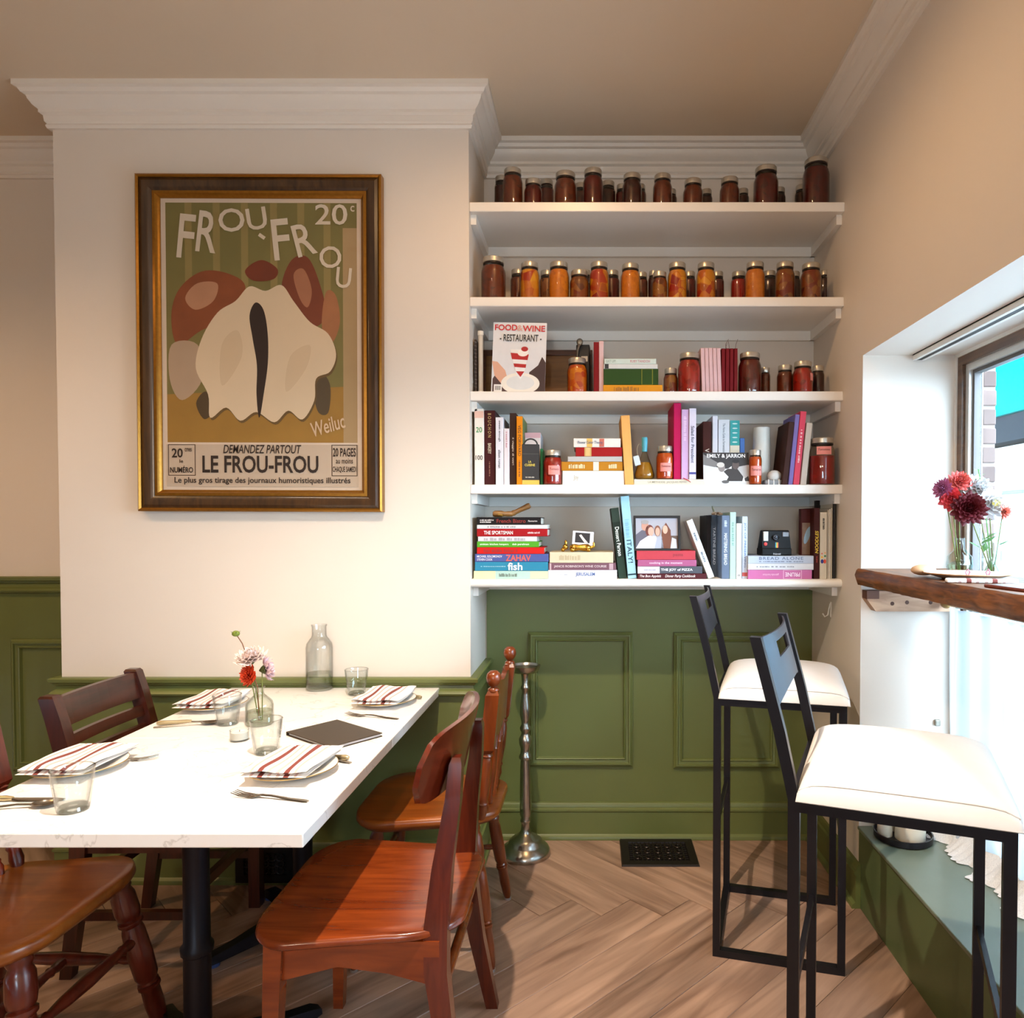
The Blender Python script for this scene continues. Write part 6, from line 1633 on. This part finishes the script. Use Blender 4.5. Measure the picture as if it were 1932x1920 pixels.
def lace(u, v):
    y = 2.40 - 1.87 * u
    s = sin(2 * pi * 12 * u + 1.5 * sin(9 * u)) + 0.6 * sin(2 * pi * 20 * u)
    e = 0.016 * abs(sin(2 * pi * 33 * u))
    return (1.200 - (1 - v) * (0.055 + 0.02 * s + e * 0.7) + 0.012 * s * v, y, 0.285 + 0.06 * v ** 2 + 0.010 * (1 + sin(2 * pi * 17 * u)) * (1 - v) * v * 2)
part('lace_hem', grid(480, 6, lace), mat('e9e9ee', 0.9, vary=0.3, scale=260, bump=0.6), ct, 80)
rod = thing('curtain_rod', 'wooden curtain rod with ball end under the counter', 'rod', (1.19, 2.40, 1.066))
part('rod', turned((0, 0, 0), (0, -1.88, 0), [(0.007, 0), (0.007, 1)], 10), wood('b08a4a', '7c5a28', 0.4, 1), rod, 40)
part('finial', ball(0.018, (0, 0.0, 0), 14), wood('b08a4a', '7c5a28', 0.4, 1), rod, 60)
# candles on the bench
q = atz(1702, 1580, WZ0 + 0.012)
tz_ = WZ0 + 0.012
ty = thing('candle_tray', 'round dark metal tray on the window bench', 'tray', (1.04, 2.37, tz_))
part('dish', lathe([(0, 0), (0.085, 0), (0.092, 0.004), (0.093, 0.024), (0.089, 0.024), (0.087, 0.006), (0, 0.005)], 40), mat('2c2a30', 0.35, metal=0.6), ty, 40)
for i, (x, y, r, hh, lb_) in enumerate(((-0.055, 0.015, 0.024, 0.085, 'slim cream pillar candle on the left of the dark tray'), (0.018, -0.012, 0.048, 0.075, 'wide cream pillar candle on the dark tray'), (0.0, 0.055, 0.022, 0.10, 'slim cream pillar candle at the back of the dark tray'))):
    cn = thing('pillar_candle', lb_, 'candle', (1.04 + x, 2.37 + y, tz_ + 0.005), group='pillar candles on the bench')
    part('wax', lathe([(0, 0), (r, 0), (r, hh - 0.004), (r * 0.94, hh), (r * 0.7, hh - 0.006), (0, hh - 0.008)], 28), mat('e9e2cf', 0.5), cn, 40)
    part('wick', tube([(0, 0, hh - 0.009), (0.001, 0, hh + 0.006)], 0.001, 6), mat('2a2420', 0.8), cn)
# small latch on the jamb
lt = at(1767, 1365, WY1 - 0.02)
single('window_latch', rbox(0, 0.018, -0.012, 0, 0, 0.022, 0.003), mat('8a8478', 0.4, metal=0.5), 'small metal latch on the window jamb below the batten', 'latch', (lt[0], WY1 - 0.001, lt[2] - 0.011))

# vases and flowers on the counter
def counter_vase(label, x, y, h, r, textured=False):
    v = thing('glass_vase', label, 'vase', (x, y, LZ))
    if textured:
        pr = [(0, 0), (0.026, 0), (0.033, 0.006), (0.037, 0.03), (0.034, 0.055), (0.018, 0.072), (0.014, 0.085), (0.014, h)]
    else:
        pr = [(0, 0), (r * 0.95, 0), (r, 0.006), (r, h * 0.8), (r * 1.05, h)]
    part('wall', lathe(pr, 30), glass('f3f8f3', 1.5, 0.05), v, 50)
    k = 0.9
    part('water', lathe([(0, 0.005)] + [(a * k, max(b, 0.005)) for a, b in pr[1:] if b < h * 0.45] + [(0, h * 0.44)], 24), glass('eef5ec', 1.33), v, 40)
    return Vector((x, y, LZ + 0.012))
V1 = counter_vase('small round textured glass vase at the window', 1.105, 2.15, 0.11, 0.03, True)
V2 = counter_vase('straight clear glass vase of green stems at the window', 1.185, 2.12, 0.125, 0.026)
GW = 'dahlias in the window vases'
def wp(px, py, Y): return at(px, py, Y)
flower('deep burgundy dahlia in front of the window vases', V2 + Vector((-0.006, -0.004, 0)), wp(1828, 958, 2.06), (-0.25, -1, 0.1), 0.054, '5c0a16', 90, seed=11, wide=0.4, group=GW, leafs=((0.5, 0.3, 0.06), (0.42, 2.4, 0.05), (0.55, -0.8, 0.06), (0.35, 1.2, 0.05)))
flower('coral red dahlia facing left below the lilac one', V1, wp(1795, 940, 2.09), (-0.5, -0.8, -0.1), 0.040, 'd04046', 50, seed=12, wide=0.5, group=GW)
flower('lilac pink ball dahlia at the left of the window flowers', V1 + Vector((-0.003, 0, 0)), wp(1778, 922, 2.10), (-0.9, -0.5, 0.1), 0.034, 'b0658e', 90, seed=13, wide=0.3, group=GW)
flower('salmon pink dahlia at the top of the window flowers', V1 + Vector((0.003, 0.003, 0)), wp(1810, 908, 2.14), (-0.2, -0.7, 0.6), 0.042, 'd86a62', 70, seed=14, wide=0.42, group=GW)
flower('white dahlia behind the burgundy one', V2 + Vector((0.0, 0.004, 0)), wp(1845, 920, 2.14), (0.1, -0.7, 0.6), 0.054, 'eeeef0', 60, seed=15, wide=0.5, group=GW)
flower('white dahlia with yellow eye on the right of the vases', V2 + Vector((0.006, 0, 0)), wp(1872, 950, 2.09), (0.2, -1, 0.1), 0.052, 'eeeef2', 44, seed=16, wide=0.55, group=GW, eye='d8c060')
flower('small coral dahlia furthest right in the window vases', V2 + Vector((0.008, 0.002, 0)), wp(1897, 965, 2.06), (0.6, -0.8, 0.1), 0.028, 'e08a7a', 50, seed=17, wide=0.4, group=GW, leafs=((0.5, 0.0, 0.04),))
sg = thing('green_sprig', 'thin green sprig rising above the window flowers', 'plant', V2 + Vector((0.004, 0.006, 0)), group=GW)
tipp = wp(1846, 885, 2.14) - (V2 + Vector((0.004, 0.006, 0)))
part('stem', tube([(0, 0, 0), tipp * 0.5 + Vector((0.004, 0, 0)), tipp], 0.0015, 6), mat('5f9a4a', 0.6), sg)
for k in range(7):
    p = tipp * (0.68 + 0.05 * k); t = k * 2.4
    d = Vector((cos(t), sin(t), 0.5)).normalized() * 0.02; s = Vector((-sin(t), cos(t), 0)) * 0.006
    part('leaf', ([tuple(p), tuple(p + d * 0.5 + s), tuple(p + d), tuple(p + d * 0.5 - s)], [(0, 1, 2, 3)]), mat('6aa858', 0.6), sg)
# place setting on the counter
wpl = thing('counter_plate', 'white plate with wooden edge on the window counter', 'plate', (1.035, 1.97, LZ))
part('dish', lathe([(0, 0), (0.06, 0), (0.07, 0.003), (0.108, 0.015), (0.112, 0.0165), (0.110, 0.018), (0.07, 0.008), (0, 0.006)], 40), CHINA, wpl, 50)
part('edge', lathe([(0.108, 0.0148), (0.1125, 0.0163), (0.1115, 0.0185), (0.1095, 0.0178)], 40), mat('a87848', 0.4), wpl, 60)
for k, x in enumerate((-0.02, 0.035)):
    cl_ = thing('napkin_clip', ['dusty pink ribbon clip on the left of the counter plate', 'dusty pink ribbon clip on the right of the counter plate'][k], 'clip', (1.035 + x, 1.93, LZ + 0.010))
    part('loop', tube([(0, 0, 0.0), (-0.006, 0, 0.012), (0, 0, 0.020), (0.006, 0, 0.012), (0, 0, 0)], 0.0025, 6), mat('b07a84', 0.6), cl_, 50)
    part('tail', box(-0.012, 0.012, -0.001, 0.003, -0.002, 0.002), mat('b07a84', 0.6), cl_)
bn = single('bread_bun', ball(0.036, (0, 0, 0.016), 20, 1.05, 0.8, 0.45), mat('c9a27c', 0.7, vary=0.15, scale=50), 'folded tan linen pouch on the counter plate edge', 'pouch', (0.955, 2.06, LZ + 0.004), (0, 0, 0.3), smooth=70)
kn = single('rolled_napkin', rbox(-0.085, 0.085, -0.012, 0.012, 0, 0.012, 0.005, 3), NAP, 'rolled white napkin in front of the counter plate', 'napkin', (1.0, 1.835, LZ), (0, 0, radians(-12)), smooth=50)
mnb = thing('menu_board', 'reddish brown menu clipboard on the window counter', 'menu', (1.07, 1.66, LZ), (0, 0, radians(8)))
part('board', rbox(-0.12, 0.12, -0.075, 0.075, 0, 0.008, 0.003, 2), wood('7a3420', '4c1a10', 0.35, 0), mnb)
part('paper', box(-0.05, 0.112, -0.076, 0.06, 0.0005, 0.0086), mat('e9e9ee', 0.6), mnb)
kz = thing('counter_knife', 'silver knife lying behind the menu clipboard', 'knife', (1.14, 1.83, LZ), (0, 0, radians(60)))
part('handle', cut_shape([(0.0, 0.006, 0.002, 0.006), (0.09, 0.005, 0.002, 0.006)]), STEEL, kz)
part('blade', cut_shape([(0.09, 0.004, 0.003, 0.003), (0.11, 0.009, 0.003, 0.002), (0.19, 0.006, 0.003, 0.001)]), STEEL, kz)
